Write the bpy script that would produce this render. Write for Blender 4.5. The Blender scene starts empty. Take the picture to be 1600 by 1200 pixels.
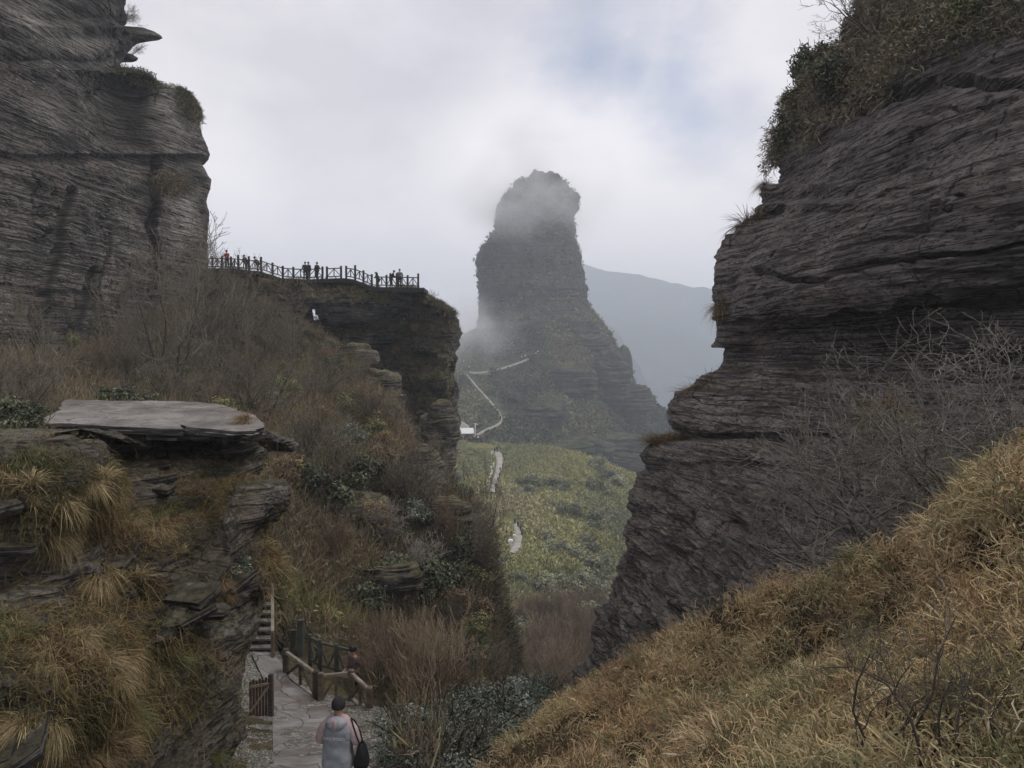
import bpy, math, random
import numpy as np
from mathutils import Vector, Matrix

# ------------------------------------------------------------------ scene, camera, light
scene = bpy.context.scene
col = scene.collection
R = math.radians
F_PX, HORIZON, CX, CY = 1200.0, 560.0, 800.0, 600.0
PITCH = math.atan((CY - HORIZON) / F_PX)
cam_d = bpy.data.cameras.new("camera")
cam = bpy.data.objects.new("camera", cam_d)
col.objects.link(cam)
cam_d.sensor_width = 36.0
cam_d.lens = 36.0 * F_PX / 1600.0
cam_d.clip_start = 0.05
cam_d.clip_end = 20000
cam.rotation_euler = (math.pi / 2 - PITCH, 0, 0)
scene.camera = cam
scene.view_settings.view_transform = 'Standard'
scene.view_settings.look = 'None'
scene.view_settings.gamma = 1
scene.view_settings.exposure = 0.15
scene.render.resolution_x, scene.render.resolution_y = 1024, 768
cy = scene.cycles
cy.use_denoising = True
cy.denoiser = 'OPENIMAGEDENOISE'
cy.max_bounces = 6
cy.diffuse_bounces = 3
cy.glossy_bounces = 2
cy.transmission_bounces = 2
cy.transparent_max_bounces = 4
cy.volume_bounces = 3
cy.caustics_reflective = cy.caustics_refractive = False
cy.use_adaptive_sampling = True
cy.adaptive_threshold = 0.012

SUN_ELEV, SUN_AZ = R(58), R(100)          # azimuth measured from +Y (view direction) towards +X
sun_dir = Vector((math.sin(SUN_AZ) * math.cos(SUN_ELEV), math.cos(SUN_AZ) * math.cos(SUN_ELEV), math.sin(SUN_ELEV)))
sl = bpy.data.lights.new("sun", 'SUN')
sl.energy = 1.5
sl.angle = R(22)
sl.color = (1.0, 0.96, 0.9)
so = bpy.data.objects.new("sun", sl)
so.rotation_euler = sun_dir.to_track_quat('Z', 'Y').to_euler()
col.objects.link(so)


def pix_dir(px, py):
    """unit-forward world direction through a photo pixel (1600x1200)"""
    X = (np.asarray(px, float) - CX) / F_PX
    Y = (CY - np.asarray(py, float)) / F_PX
    c, s = math.cos(PITCH), math.sin(PITCH)
    return np.stack([X + 0 * Y, c + Y * s + 0 * X, -s + Y * c + 0 * X], -1)


def P(px, py, d):
    return pix_dir(px, py) * np.asarray(d, float)[..., None]


def proj(p):
    c, s = math.cos(PITCH), math.sin(PITCH)
    f = p[..., 1] * c - p[..., 2] * s
    u = p[..., 1] * s + p[..., 2] * c
    return CX + F_PX * p[..., 0] / f, CY - F_PX * u / f, f


def make_world():
    w = bpy.data.worlds.new("World")
    scene.world = w
    w.use_nodes = True
    nt = w.node_tree
    nt.nodes.clear()
    N, L = nt.nodes.new, nt.links.new
    out = N('ShaderNodeOutputWorld')
    bg = N('ShaderNodeBackground')
    bg.inputs[1].default_value = 0.1
    sky = N('ShaderNodeTexSky')
    sky.sky_type = 'NISHITA'
    sky.sun_disc = False
    sky.sun_elevation = SUN_ELEV
    sky.sun_rotation = SUN_AZ
    sky.altitude = 2300
    tc = N('ShaderNodeTexCoord')

    def math_(op, a, b=None, clamp=False):
        n = N('ShaderNodeMath')
        n.operation = op
        n.use_clamp = clamp
        for i, v in enumerate((a, b)):
            if v is None:
                continue
            if isinstance(v, (int, float)):
                n.inputs[i].default_value = v
            else:
                L(v, n.inputs[i])
        return n.outputs[0]

    def noise(scale, detail, rough=0.5, sc=(1, 1, 1), off=(0, 0, 0)):
        m = N('ShaderNodeMapping')
        m.inputs['Scale'].default_value = sc
        m.inputs['Location'].default_value = off
        L(tc.outputs['Generated'], m.inputs[0])
        n = N('ShaderNodeTexNoise')
        n.inputs['Scale'].default_value = scale
        n.inputs['Detail'].default_value = detail
        n.inputs['Roughness'].default_value = rough
        L(m.outputs[0], n.inputs[0])
        return n.outputs[0]
    # thin places in the cloud deck where the blue shows
    warp = math_('MULTIPLY', math_('SUBTRACT', noise(4.5, 7, 0.6, (1, 1, 1.5)), 0.5), 0.22)
    holes = None
    for (px, py, rad, amt) in ((925, 92, 0.115, 0.9), (990, 105, 0.10, 0.85), (1045, 120, 0.10, 0.9), (1085, 172, 0.08, 0.7), (1000, 10, 0.10, 0.35), (700, -60, 0.16, 0.3)):
        v = Vector(pix_dir(px, py)).normalized()
        vd = N('ShaderNodeVectorMath')
        vd.operation = 'DISTANCE'
        L(tc.outputs['Generated'], vd.inputs[0])
        vd.inputs[1].default_value = v
        d = math_('ADD', vd.outputs['Value'], warp)
        mr = N('ShaderNodeMapRange')
        mr.interpolation_type = 'SMOOTHSTEP'
        mr.inputs['From Min'].default_value = rad * 1.25
        mr.inputs['From Max'].default_value = -0.02
        mr.inputs['To Min'].default_value = 0
        mr.inputs['To Max'].default_value = amt
        L(d, mr.inputs['Value'])
        holes = mr.outputs[0] if holes is None else math_('MAXIMUM', holes, mr.outputs[0])
    # cloud brightness
    n1 = noise(2.4, 7, 0.52, (1, 1, 1.7), (3.1, 0.4, 0))
    ramp = N('ShaderNodeValToRGB')
    cr = ramp.color_ramp
    cr.elements[0].position, cr.elements[0].color = 0.30, (0.45, 0.43, 0.455, 1)
    cr.elements[1].position, cr.elements[1].color = 0.60, (0.765, 0.715, 0.725, 1)
    # darker cloud low on the left and overhead, brighter towards the horizon
    sep = N('ShaderNodeSeparateXYZ')
    L(tc.outputs['Generated'], sep.inputs[0])
    up = math_('MULTIPLY', math_('SUBTRACT', sep.outputs[2], 0.12), -1.12)
    fac = math_('ADD', math_('ADD', n1, up), 0.14)
    L(fac, ramp.inputs[0])
    sc = N('ShaderNodeVectorMath')
    sc.operation = 'SCALE'
    L(ramp.outputs[0], sc.inputs[0])
    sc.inputs['Scale'].default_value = 15.8
    skym = N('ShaderNodeMix')
    skym.data_type = 'RGBA'
    skym.clamp_factor = True
    L(holes, skym.inputs['Factor'])
    L(sc.outputs[0], skym.inputs['A'])
    sk2 = N('ShaderNodeVectorMath')
    sk2.operation = 'SCALE'
    L(sky.outputs[0], sk2.inputs[0])
    sk2.inputs['Scale'].default_value = 1.35
    L(sk2.outputs[0], skym.inputs['B'])
    L(skym.outputs['Result'], bg.inputs[0])
    L(bg.outputs[0], out.inputs[0])
    w.cycles.sampling_method = 'MANUAL'
    w.cycles.sample_map_resolution = 512


make_world()

# ------------------------------------------------------------------ numpy noise
def _hash(ix, iy, iz, seed):
    h = (ix.astype(np.uint32) * np.uint32(374761393) + iy.astype(np.uint32) * np.uint32(668265263)
         + iz.astype(np.uint32) * np.uint32(2147483647) + np.uint32(seed * 974711 & 0xffffffff))
    h = (h ^ (h >> np.uint32(13))) * np.uint32(1274126177)
    h = (h ^ (h >> np.uint32(16))) * np.uint32(2246822519)
    h ^= h >> np.uint32(15)
    return (h & np.uint32(0xffffff)).astype(np.float32) / np.float32(0x7fffff) - 1.0


def n3(x, y, z, seed=0):
    x = np.asarray(x, np.float32); y = np.asarray(y, np.float32); z = np.asarray(z, np.float32)
    x, y, z = np.broadcast_arrays(x, y, z)
    fx, fy, fz = np.floor(x), np.floor(y), np.floor(z)
    ix, iy, iz = fx.astype(np.int64), fy.astype(np.int64), fz.astype(np.int64)
    u, v, w = x - fx, y - fy, z - fz
    u = u * u * (3 - 2 * u); v = v * v * (3 - 2 * v); w = w * w * (3 - 2 * w)
    r = 0
    for dx in (0, 1):
        for dy in (0, 1):
            for dz in (0, 1):
                wt = (u if dx else 1 - u) * (v if dy else 1 - v) * (w if dz else 1 - w)
                r = r + wt * _hash(ix + dx, iy + dy, iz + dz, seed)
    return r


def fbm(x, y, z, octv=4, seed=0, gain=0.5):
    a, r, f, t = 1.0, 0, 1.0, 0
    for o in range(octv):
        r = r + a * n3(x * f, y * f, z * f, seed + o * 17)
        t += a
        a *= gain
        f *= 2.03
    return r / t * 1.6


def sharp(a, p=0.6):
    return np.sign(a) * np.abs(a) ** p


# ------------------------------------------------------------------ mesh building
def mesh_from(name, verts, faces, mat=None, smooth=True, colors=None, parent=None, link=True):
    """faces: (n,4) or (n,3) array, or a list of such arrays"""
    me = bpy.data.meshes.new(name)
    verts = np.asarray(verts, np.float32).reshape(-1, 3)
    if not isinstance(faces, list):
        faces = [faces]
    faces = [np.asarray(f, np.int32) for f in faces if len(f)]
    me.vertices.add(len(verts))
    me.vertices.foreach_set("co", verts.ravel())
    tot = sum(f.size for f in faces)
    npol = sum(len(f) for f in faces)
    me.loops.add(tot)
    me.loops.foreach_set("vertex_index", np.concatenate([f.ravel() for f in faces]))
    me.polygons.add(npol)
    cnt = np.concatenate([np.full(len(f), f.shape[1], np.int32) for f in faces])
    starts = np.concatenate([[0], np.cumsum(cnt)[:-1]]).astype(np.int32)
    me.polygons.foreach_set("loop_start", starts)
    try:
        me.polygons.foreach_set("loop_total", cnt)
    except Exception:
        pass
    me.polygons.foreach_set("use_smooth", np.full(npol, smooth, bool))
    if colors is not None:
        ca = me.color_attributes.new("Col", 'FLOAT_COLOR', 'POINT')
        c4 = np.ones((len(verts), 4), np.float32)
        c4[:, :3] = colors
        ca.data.foreach_set("color", c4.ravel())
    me.update(calc_edges=True)
    if mat is not None:
        me.materials.append(mat)
    o = bpy.data.objects.new(name, me)
    if link:
        col.objects.link(o)
    if parent is not None:
        o.parent = parent
    return o


def tag(o, label=None, cat=None, group=None, kind=None):
    if label: o['label'] = label
    if cat: o['category'] = cat
    if group: o['group'] = group
    if kind: o['kind'] = kind
    return o


def empty(name, loc=(0, 0, 0), rz=0.0, label=None, cat=None, group=None):
    o = bpy.data.objects.new(name, None)
    o.empty_display_size = 0.2
    col.objects.link(o)
    o.location = loc
    o.rotation_euler = (0, 0, rz)
    return tag(o, label, cat, group)


def smooth2(a, ku, kv, n=2):
    def blur(b, k, ax):
        if k < 1:
            return b
        pad = [(0, 0)] * b.ndim
        pad[ax] = (k, k)
        bp = np.pad(b, pad, mode='reflect', reflect_type='odd')
        cs = np.cumsum(np.concatenate([np.zeros_like(np.take(bp, [0], ax)), bp], ax), ax)
        m = b.shape[ax]
        hi = np.take(cs, np.arange(2 * k + 1, 2 * k + 1 + m), ax)
        lo = np.take(cs, np.arange(0, m), ax)
        return (hi - lo) / (2 * k + 1)
    for _ in range(n):
        a = blur(blur(a, kv, 0), ku, 1)
    return a


def itab(tab, v):
    a = np.array(tab, float)
    return np.interp(v, a[:, 0], a[:, 1])


def depth_table(rows, px, py):
    """rows: [(y, [(px, d), ...]), ...]; inverse depth interpolated bilinearly"""
    ys = np.array([r[0] for r in rows], float)
    inv = np.stack([np.interp(px, [a for a, b in r[1]], [1.0 / b for a, b in r[1]]) for r in rows], 0)
    k = np.clip(np.searchsorted(ys, py) - 1, 0, len(ys) - 2)
    t = np.clip((py - ys[k]) / (ys[k + 1] - ys[k]), 0, 1)
    a = np.take_along_axis(inv, k[None], 0)[0]
    b = np.take_along_axis(inv, (k + 1)[None], 0)[0]
    return 1.0 / (a * (1 - t) + b * t)


def wrap_pts(vs, n):
    """smooth path of n points through offsets vs (starting after the edge)"""
    pts = np.array([(0, 0, 0)] + list(vs), float)
    L = np.concatenate([[0], np.cumsum(np.linalg.norm(np.diff(pts, axis=0), axis=1))])
    t = (np.arange(1, n + 1) / n) ** 1.4 * L[-1]
    return np.stack([np.interp(t, L, pts[:, i]) for i in range(3)], -1)


class Surf:
    """a grid surface in world space laid out from boundary curves and a depth table"""
    def __init__(self, mode, nu, nv, rows, XL=None, XR=None, YT=None, YB=None, y0=None, y1=None, blur=(8, 8),
                 wrapL=None, wrapR=None, wrapT=None, wrapB=None, nw=40, dscale=None):
        s = np.linspace(0, 1, nu)[None, :].repeat(nv, 0)
        t = np.linspace(0, 1, nv)[:, None].repeat(nu, 1)
        if mode == 'side':
            py = y0 + (y1 - y0) * t
            xl = itab(XL, py) if isinstance(XL, list) else XL
            xr = itab(XR, py) if isinstance(XR, list) else XR
            px = xl + (xr - xl) * s
        else:
            xn = XL + (XR[0] - XL) * s
            yt = itab(YT, xn)
            yb = itab(YB, xn) if isinstance(YB, list) else YB
            py = yt + (yb - yt) * t
            xr = itab(XR[1], py) if XR[1] else XR[0]
            px = XL + (xr - XL) * s
        d = depth_table(rows, px, py)
        d = smooth2(d, blur[0], blur[1])
        if dscale is not None:
            d = d * dscale(px, py)
        p = P(px, py, d)
        # wraps
        for side, w in (('L', wrapL), ('R', wrapR)):
            if w is None:
                continue
            off = wrap_pts(w, nw)
            if side == 'R':
                p = np.concatenate([p, p[:, -1:, :] + off[None]], 1)
            else:
                p = np.concatenate([p[:, :1, :] + off[::-1][None], p], 1)
        for side, w in (('T', wrapT), ('B', wrapB)):
            if w is None:
                continue
            off = wrap_pts(w, nw)
            if side == 'B':
                p = np.concatenate([p, p[-1:, :, :] + off[:, None]], 0)
            else:
                p = np.concatenate([p[:1, :, :] + off[::-1][:, None], p], 0)
        self.p = p
        self.calc()

    def calc(self):
        p = self.p
        du = np.gradient(p, axis=1)
        dv = np.gradient(p, axis=0)
        n = np.cross(dv, du)          # towards the camera for front faces
        ln = np.linalg.norm(n, axis=-1, keepdims=True)
        self.area = ln[..., 0]
        self.n = n / np.maximum(ln, 1e-9)

    def displace(self, f, smooth_n=6, vec=None):
        n = self.n
        if smooth_n:
            n = smooth2(n, smooth_n, smooth_n, 2)
            n /= np.maximum(np.linalg.norm(n, axis=-1, keepdims=True), 1e-6)
        self.p = self.p + n * f[..., None]
        self.calc()

    def build(self, name, mat, smooth=False, closed_u=False, colors=None, parent=None, hole=None):
        nv, nu = self.p.shape[:2]
        idx = np.arange(nv * nu).reshape(nv, nu)
        if closed_u:
            idx = np.concatenate([idx, idx[:, :1]], 1)
        f = np.stack([idx[:-1, :-1], idx[1:, :-1], idx[1:, 1:], idx[:-1, 1:]], -1).reshape(-1, 4)
        if hole is not None:
            px, py, _ = proj(self.p)
            cut = hole(px, py).ravel()
            f = f[~cut[f].all(1)]
        return mesh_from(name, self.p, f, mat, smooth, colors, parent)

    def sample(self, n, rng, mask=None):
        """n random points: position, normal; mask(px,py,p,n)->weight"""
        w = self.area.copy()
        if mask is not None:
            px, py, d = proj(self.p)
            w = w * mask(px, py, self.p, self.n)
        w[-1, :] = 0
        w[:, -1] = 0
        w = w.ravel()
        w = np.clip(w, 0, None)
        cs = np.cumsum(w)
        if cs[-1] <= 0:
            return np.zeros((0, 3)), np.zeros((0, 3))
        k = np.searchsorted(cs, rng.random(n) * cs[-1])
        k = np.clip(k, 0, len(w) - 1)
        i, j = np.divmod(k, self.p.shape[1])
        i = np.minimum(i, self.p.shape[0] - 2)
        j = np.minimum(j, self.p.shape[1] - 2)
        a, b = rng.random((2, n, 1))
        p = (self.p[i, j] * (1 - a) * (1 - b) + self.p[i + 1, j] * a * (1 - b) + self.p[i, j + 1] * (1 - a) * b + self.p[i + 1, j + 1] * a * b)
        return p, self.n[i, j]


def ell(px, py, cx, cyy, rx, ry, soft=0.35):
    """1 inside an ellipse of pixels, falling to 0 outside"""
    r = np.sqrt(((px - cx) / rx) ** 2 + ((py - cyy) / ry) ** 2)
    return np.clip((1 + soft - r) / (2 * soft), 0, 1)


# ------------------------------------------------------------------ materials
def new_mat(name):
    m = bpy.data.materials.new(name)
    m.use_nodes = True
    nt = m.node_tree
    nt.nodes.clear()
    out = nt.nodes.new('ShaderNodeOutputMaterial')
    b = nt.nodes.new('ShaderNodeBsdfPrincipled')
    nt.links.new(b.outputs[0], out.inputs[0])
    return m, nt, b


class NB:
    """small node helper"""
    def __init__(s, nt):
        s.nt = nt
        s.N = nt.nodes.new
        s.L = nt.links.new
        s.tc = s.N('ShaderNodeTexCoord').outputs['Object']

    def put(s, sock, v):
        if isinstance(v, bpy.types.NodeSocket):
            s.L(v, sock)
        elif isinstance(v, (tuple, list)) and len(v) == 3 and sock.type == 'RGBA':
            sock.default_value = (*v, 1)
        else:
            sock.default_value = v

    def math(s, op, a, b=0.0, clamp=False):
        n = s.N('ShaderNodeMath')
        n.operation = op
        n.use_clamp = clamp
        s.put(n.inputs[0], a)
        s.put(n.inputs[1], b)
        return n.outputs[0]

    def noise(s, scale=1, sc=(1, 1, 1), detail=5, rough=0.55, dist=0.0, off=(0, 0, 0), rot=(0, 0, 0), vec=None):
        m = s.N('ShaderNodeMapping')
        m.inputs['Scale'].default_value = sc
        m.inputs['Location'].default_value = off
        m.inputs['Rotation'].default_value = rot
        s.L(vec or s.tc, m.inputs[0])
        n = s.N('ShaderNodeTexNoise')
        n.inputs['Scale'].default_value = scale
        n.inputs['Detail'].default_value = detail
        n.inputs['Roughness'].default_value = rough
        n.inputs['Distortion'].default_value = dist
        s.L(m.outputs[0], n.inputs[0])
        return n.outputs[0]

    def range(s, v, a, b, c=0.0, d=1.0, sm=True):
        n = s.N('ShaderNodeMapRange')
        if sm:
            n.interpolation_type = 'SMOOTHSTEP'
        n.inputs['From Min'].default_value = a
        n.inputs['From Max'].default_value = b
        n.inputs['To Min'].default_value = c
        n.inputs['To Max'].default_value = d
        s.L(v, n.inputs['Value'])
        return n.outputs[0]

    def ramp(s, v, stops):
        n = s.N('ShaderNodeValToRGB')
        cr = n.color_ramp
        while len(cr.elements) < len(stops):
            cr.elements.new(0.5)
        for e, (p, c) in zip(cr.elements, stops):
            e.position = p
            e.color = (*c, 1)
        s.L(v, n.inputs[0])
        return n.outputs[0]

    def mix(s, f, a, b, blend='MIX'):
        n = s.N('ShaderNodeMix')
        n.data_type = 'RGBA'
        n.blend_type = blend
        n.clamp_factor = True
        s.put(n.inputs['Factor'], f)
        s.put(n.inputs['A'], a)
        s.put(n.inputs['B'], b)
        return n.outputs['Result']

    def bump(s, h, strength, dist, nrm=None):
        n = s.N('ShaderNodeBump')
        n.inputs['Strength'].default_value = strength
        n.inputs['Distance'].default_value = dist
        s.L(h, n.inputs['Height'])
        if nrm is not None:
            s.L(nrm, n.inputs['Normal'])
        return n.outputs[0]


def rock_mat(name, k=1.0, dark=(0.03, 0.028, 0.027), mid=(0.10, 0.093, 0.088), light=(0.20, 0.19, 0.18), lichen=0.35,
             moss=None, moss_amt=0.5, tilt=(0, 0, 0), thin=9.0, red=0.15, streak=0.5, bump=1.0, moss_z=0.35, crev=0.8, flat=0.0, blot=0.0, foli=None, paint=False):
    """bedded rock. k scales feature frequency (1 = metres)"""
    m, nt, b = new_mat(name)
    n = NB(nt)
    wn = n.N('ShaderNodeTexNoise')
    wn.inputs['Scale'].default_value = 0.35 * k
    wn.inputs['Detail'].default_value = 2
    n.L(n.tc, wn.inputs[0])
    wv = n.N('ShaderNodeVectorMath')
    wv.operation = 'MULTIPLY_ADD'
    n.L(wn.outputs['Color'], wv.inputs[0])
    wv.inputs[1].default_value = (0.5 / k, 0.5 / k, 0.16 / k)
    n.L(n.tc, wv.inputs[2])
    V = wv.outputs[0]
    strata = n.noise(1.0, (0.07 * k, 0.07 * k, thin * 0.30 * k), 9, 0.66, 0.0, rot=tilt, vec=V)
    fine = n.noise(1.0, (0.28 * k, 0.28 * k, thin * 1.5 * k), 7, 0.7, 0.0, rot=tilt, off=(4, 1, 2), vec=V)
    ridge1 = n.noise(1.0, (0.06 * k, 0.06 * k, thin * 0.17 * k), 4, 0.5, 0.0, rot=tilt, off=(1, 6, 2), vec=V)
    ridge2 = n.noise(1.0, (0.12 * k, 0.12 * k, thin * 0.5 * k), 4, 0.5, 0.0, rot=tilt, off=(8, 2, 5), vec=V)
    c1 = n.range(n.math('ABSOLUTE', n.math('SUBTRACT', ridge1, 0.5)), 0.004, 0.028)
    c2 = n.range(n.math('ABSOLUTE', n.math('SUBTRACT', ridge2, 0.5)), 0.004, 0.035)
    c = n.ramp(strata, [(0.30, dark), (0.45, mid), (0.58, tuple(0.5 * a + 0.5 * q for a, q in zip(mid, light))), (0.70, light)])
    c = n.mix(0.5, c, n.ramp(fine, [(0.36, tuple(0.4 * v for v in dark)), (0.48, mid), (0.62, light)]))
    if foli is not None:      # slanting cleavage in the lower part of the wall
        vr = n.N('ShaderNodeVectorRotate')
        vr.rotation_type = 'Y_AXIS'
        vr.inputs['Angle'].default_value = foli[1]
        n.L(n.tc, vr.inputs['Vector'])
        fo = n.noise(1.0, (0.5 * k, 0.5 * k, thin * 1.0 * k), 8, 0.72, off=(3, 8, 1), vec=vr.outputs[0])
        sz = n.N('ShaderNodeSeparateXYZ')
        n.L(n.tc, sz.inputs[0])
        fm = n.range(n.math('ADD', sz.outputs[2], n.math('MULTIPLY', n.noise(0.3 * k), 2.0)), foli[0] + 1.6, foli[0] + 0.2)
        fc_ = n.ramp(fo, [(0.38, tuple(0.4 * v for v in dark)), (0.47, mid), (0.56, light), (0.7, tuple(1.25 * v for v in light))])
        c = n.mix(n.math('MULTIPLY', fm, 0.8), c, fc_)
        strata = n.mix(fm, strata, fo)
    if flat:
        c = n.mix(flat, c, mid)
    if blot:
        bn = n.noise(1.0, (0.55 * k, 0.55 * k, 1.5 * k), 9, 0.72, off=(3, 3, 9))
        c = n.mix(n.range(bn, 0.53, 0.585, 0, blot), c, dark)
        bl = n.noise(1.0, (0.09 * k, 0.09 * k, 0.22 * k), 6, 0.6, off=(6, 1, 4))
        c = n.mix(n.range(bl, 0.50, 0.60, 0, blot * 0.8), c, dark)
    iso = n.noise(0.35 * k, (1, 1, 1), 6, 0.65)
    c = n.mix(n.range(iso, 0.40, 0.64, 0.0, 0.75), c, n.mix(0.65, c, dark))
    if red:
        rn = n.noise(0.22 * k, (1, 1, 1.6), 5, 0.6, off=(9, 3, 1))
        c = n.mix(n.range(rn, 0.5, 0.72, 0, red), c, (mid[0] * 1.45, mid[1] * 1.05, mid[2] * 0.95))
    sn = n.noise(1.0, (0.55 * k, 0.55 * k, 0.07 * k), 6, 0.65, 0.4, off=(2, 7, 0))
    c = n.mix(n.range(sn, 0.55, 0.66, 0, streak), c, tuple(0.45 * v for v in dark))
    ln = n.noise(2.2 * k, (1, 1, 2.6), 8, 0.8, off=(5, 5, 5))
    lm = n.noise(0.18 * k, (1, 1, 1), 3, 0.5, off=(1, 8, 3))
    lf = n.math('MULTIPLY', n.range(ln, 0.55, 0.63), n.range(lm, 0.44, 0.60))
    c = n.mix(n.math('MULTIPLY', lf, lichen), c, tuple(min(0.5, v * 1.9) for v in light))
    pits = n.noise(3.4 * k, (1, 1, 3.0), 6, 0.75, off=(2, 9, 5))
    c = n.mix(n.range(pits, 0.60, 0.52, 0.85, 0.0), c, tuple(0.35 * v for v in dark))
    cf = n.math('MULTIPLY', c1, c2)
    c = n.mix(n.math('MULTIPLY', n.math('SUBTRACT', 1.0, cf), crev), c, tuple(0.3 * v for v in dark))
    if paint:      # stains of this wall, pale lime runs and black seepage, plus painted facet shade
        at = n.N('ShaderNodeAttribute')
        at.attribute_name = 'Col'
        sa = n.N('ShaderNodeSeparateColor')
        n.L(at.outputs['Color'], sa.inputs[0])
        br = n.range(fine, 0.40, 0.56)
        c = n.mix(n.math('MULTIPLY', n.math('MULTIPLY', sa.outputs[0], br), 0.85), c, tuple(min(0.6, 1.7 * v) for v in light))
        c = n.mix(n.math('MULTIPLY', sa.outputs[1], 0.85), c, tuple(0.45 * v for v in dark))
    if moss is not None:
        g = n.N('ShaderNodeNewGeometry')
        sx = n.N('ShaderNodeSeparateXYZ')
        n.L(g.outputs['Normal'], sx.inputs[0])
        mn = n.noise(0.8 * k, (1, 1, 1), 6, 0.7, off=(7, 2, 6))
        mf = n.math('MULTIPLY', n.range(n.math('ADD', sx.outputs[2], n.math('MULTIPLY', n.math('SUBTRACT', mn, 0.5), 1.6)), moss_z, moss_z + 0.25), moss_amt)
        mc = n.mix(n.range(n.noise(3 * k), 0.35, 0.65), moss, tuple(0.45 * v for v in moss))
        c = n.mix(mf, c, mc)
    n.L(c, b.inputs['Base Color'])
    b.inputs['Roughness'].default_value = 0.8
    b.inputs['Specular IOR Level'].default_value = 0.3
    h = n.math('ADD', n.math('MULTIPLY', strata, 0.5), n.math('ADD', n.math('MULTIPLY', fine, 0.45), n.math('MULTIPLY', ln, 0.35)))
    h = n.math('ADD', h, n.math('MULTIPLY', cf, 0.35))
    h = n.math('SUBTRACT', h, n.math('MULTIPLY', n.range(pits, 0.5, 0.62), 0.15))
    n.L(n.bump(h, 1.0 * bump, 0.30 / k), b.inputs['Normal'])
    return m


def veg_ground_mat(name, k, cols, bump=0.5):
    m, nt, b = new_mat(name)
    n = NB(nt)
    a = n.noise(0.5 * k, detail=7, rough=0.62)
    f = n.noise(6 * k, detail=6, rough=0.75, off=(3, 3, 3))
    c = n.ramp(a, [(0.3, cols[0]), (0.45, cols[1]), (0.56, cols[2]), (0.7, cols[3])])
    c = n.mix(n.range(f, 0.35, 0.65, 0.0, 0.75), c, tuple(0.35 * v for v in cols[0]))
    n.L(c, b.inputs['Base Color'])
    b.inputs['Roughness'].default_value = 0.95
    b.inputs['Specular IOR Level'].default_value = 0.1
    n.L(n.bump(f, bump, 0.3 / k), b.inputs['Normal'])
    return m


def attr_mat(name, rough=0.6, spec=0.3, jitter=0.25, scale=3.0, trans=0.0):
    """colour comes from the mesh's own Col attribute (leaf colours)"""
    m, nt, b = new_mat(name)
    n = NB(nt)
    at = n.N('ShaderNodeAttribute')
    at.attribute_name = "Col"
    oi = n.N('ShaderNodeObjectInfo')
    v = n.math('ADD', n.math('MULTIPLY', oi.outputs['Random'], jitter), 1 - jitter / 2)
    vm = n.N('ShaderNodeVectorMath')
    vm.operation = 'SCALE'
    n.L(at.outputs['Color'], vm.inputs[0])
    n.L(v, vm.inputs['Scale'])
    n.L(vm.outputs[0], b.inputs['Base Color'])
    b.inputs['Roughness'].default_value = rough
    b.inputs['Specular IOR Level'].default_value = spec
    return m


def plain_mat(name, c, c2=None, scale=8.0, rough=0.7, bump=0.0, sc=(1, 1, 1), spec=0.3):
    m, nt, b = new_mat(name)
    n = NB(nt)
    a = n.noise(scale, sc, 5, 0.6)
    c2 = c2 or tuple(0.7 * v for v in c)
    n.L(n.mix(n.range(a, 0.35, 0.65), c, c2), b.inputs['Base Color'])
    b.inputs['Roughness'].default_value = rough
    b.inputs['Specular IOR Level'].default_value = spec
    if bump:
        n.L(n.bump(a, bump, 0.02), b.inputs['Normal'])
    return m


# ------------------------------------------------------------------ rock relief
def strata_field(p, k=1.0, seed=0, warp=0.5, tilt=(0, 0)):
    x, y, z = (p[..., i].astype(np.float32) * k for i in range(3))
    wz = z + warp * fbm(x * 0.12, y * 0.12, z * 0.12, 3, seed + 50) + tilt[0] * x + tilt[1] * y
    a = n3(x * 0.05, y * 0.05, wz * 0.75, seed)
    b = n3(x * 0.07, y * 0.07, wz * 1.9, seed + 1)
    c = n3(x * 0.11, y * 0.11, wz * 4.3, seed + 2)
    d = n3(x * 0.16, y * 0.16, wz * 9.5, seed + 3)
    chip = fbm(x * 0.9, y * 0.9, wz * 2.4, 3, seed + 4)      # edges broken away here and there
    bite = np.clip(0.75 + 1.5 * fbm(x * 0.45, y * 0.45, wz * 0.9, 3, seed + 6), 0.15, 1.2)
    return (0.36 * sharp(a, 0.45) + (0.28 * sharp(b, 0.4) + 0.22 * sharp(c, 0.4) + 0.16 * sharp(d, 0.5)) * bite) + 0.16 * np.minimum(chip, 0.1)


def crack_field(p, k=1.0, seed=0, width=0.03):
    x, y, z = (p[..., i].astype(np.float32) * k for i in range(3))
    a = n3(x * 0.35 + 0.12 * z, y * 0.35, z * 0.05, seed) + 0.12 * fbm(x * 1.1, y * 1.1, z * 1.6, 3, seed + 5)
    gate = np.clip(fbm(x * 0.2, y * 0.2, z * 0.25, 3, seed + 9) * 4, 0, 1)
    return np.clip(1 - np.abs(a) / width, 0, 1) * gate


def pixel_groove(px, py, pts, width):
    """1 along a polyline given in photo pixels (the line's place on this surface)"""
    best = np.full(px.shape, 1e9)
    for (x0, y0), (x1, y1) in zip(pts[:-1], pts[1:]):
        dx, dy = x1 - x0, y1 - y0
        t = np.clip(((px - x0) * dx + (py - y0) * dy) / (dx * dx + dy * dy), 0, 1)
        best = np.minimum(best, np.hypot(px - x0 - t * dx, py - y0 - t * dy))
    return np.clip(1 - best / width, 0, 1)


def block_field(p, k=1.0, seed=0):
    """stepped blocks: quantised noise"""
    x, y, z = (p[..., i].astype(np.float32) * k for i in range(3))
    a = fbm(x * 0.5, y * 0.5, z * 0.8, 3, seed)
    q = a * 4
    fq = np.floor(q)
    r = q - fq
    return (fq + np.clip(r * 5 - 2, 0, 1)) / 4

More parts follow.
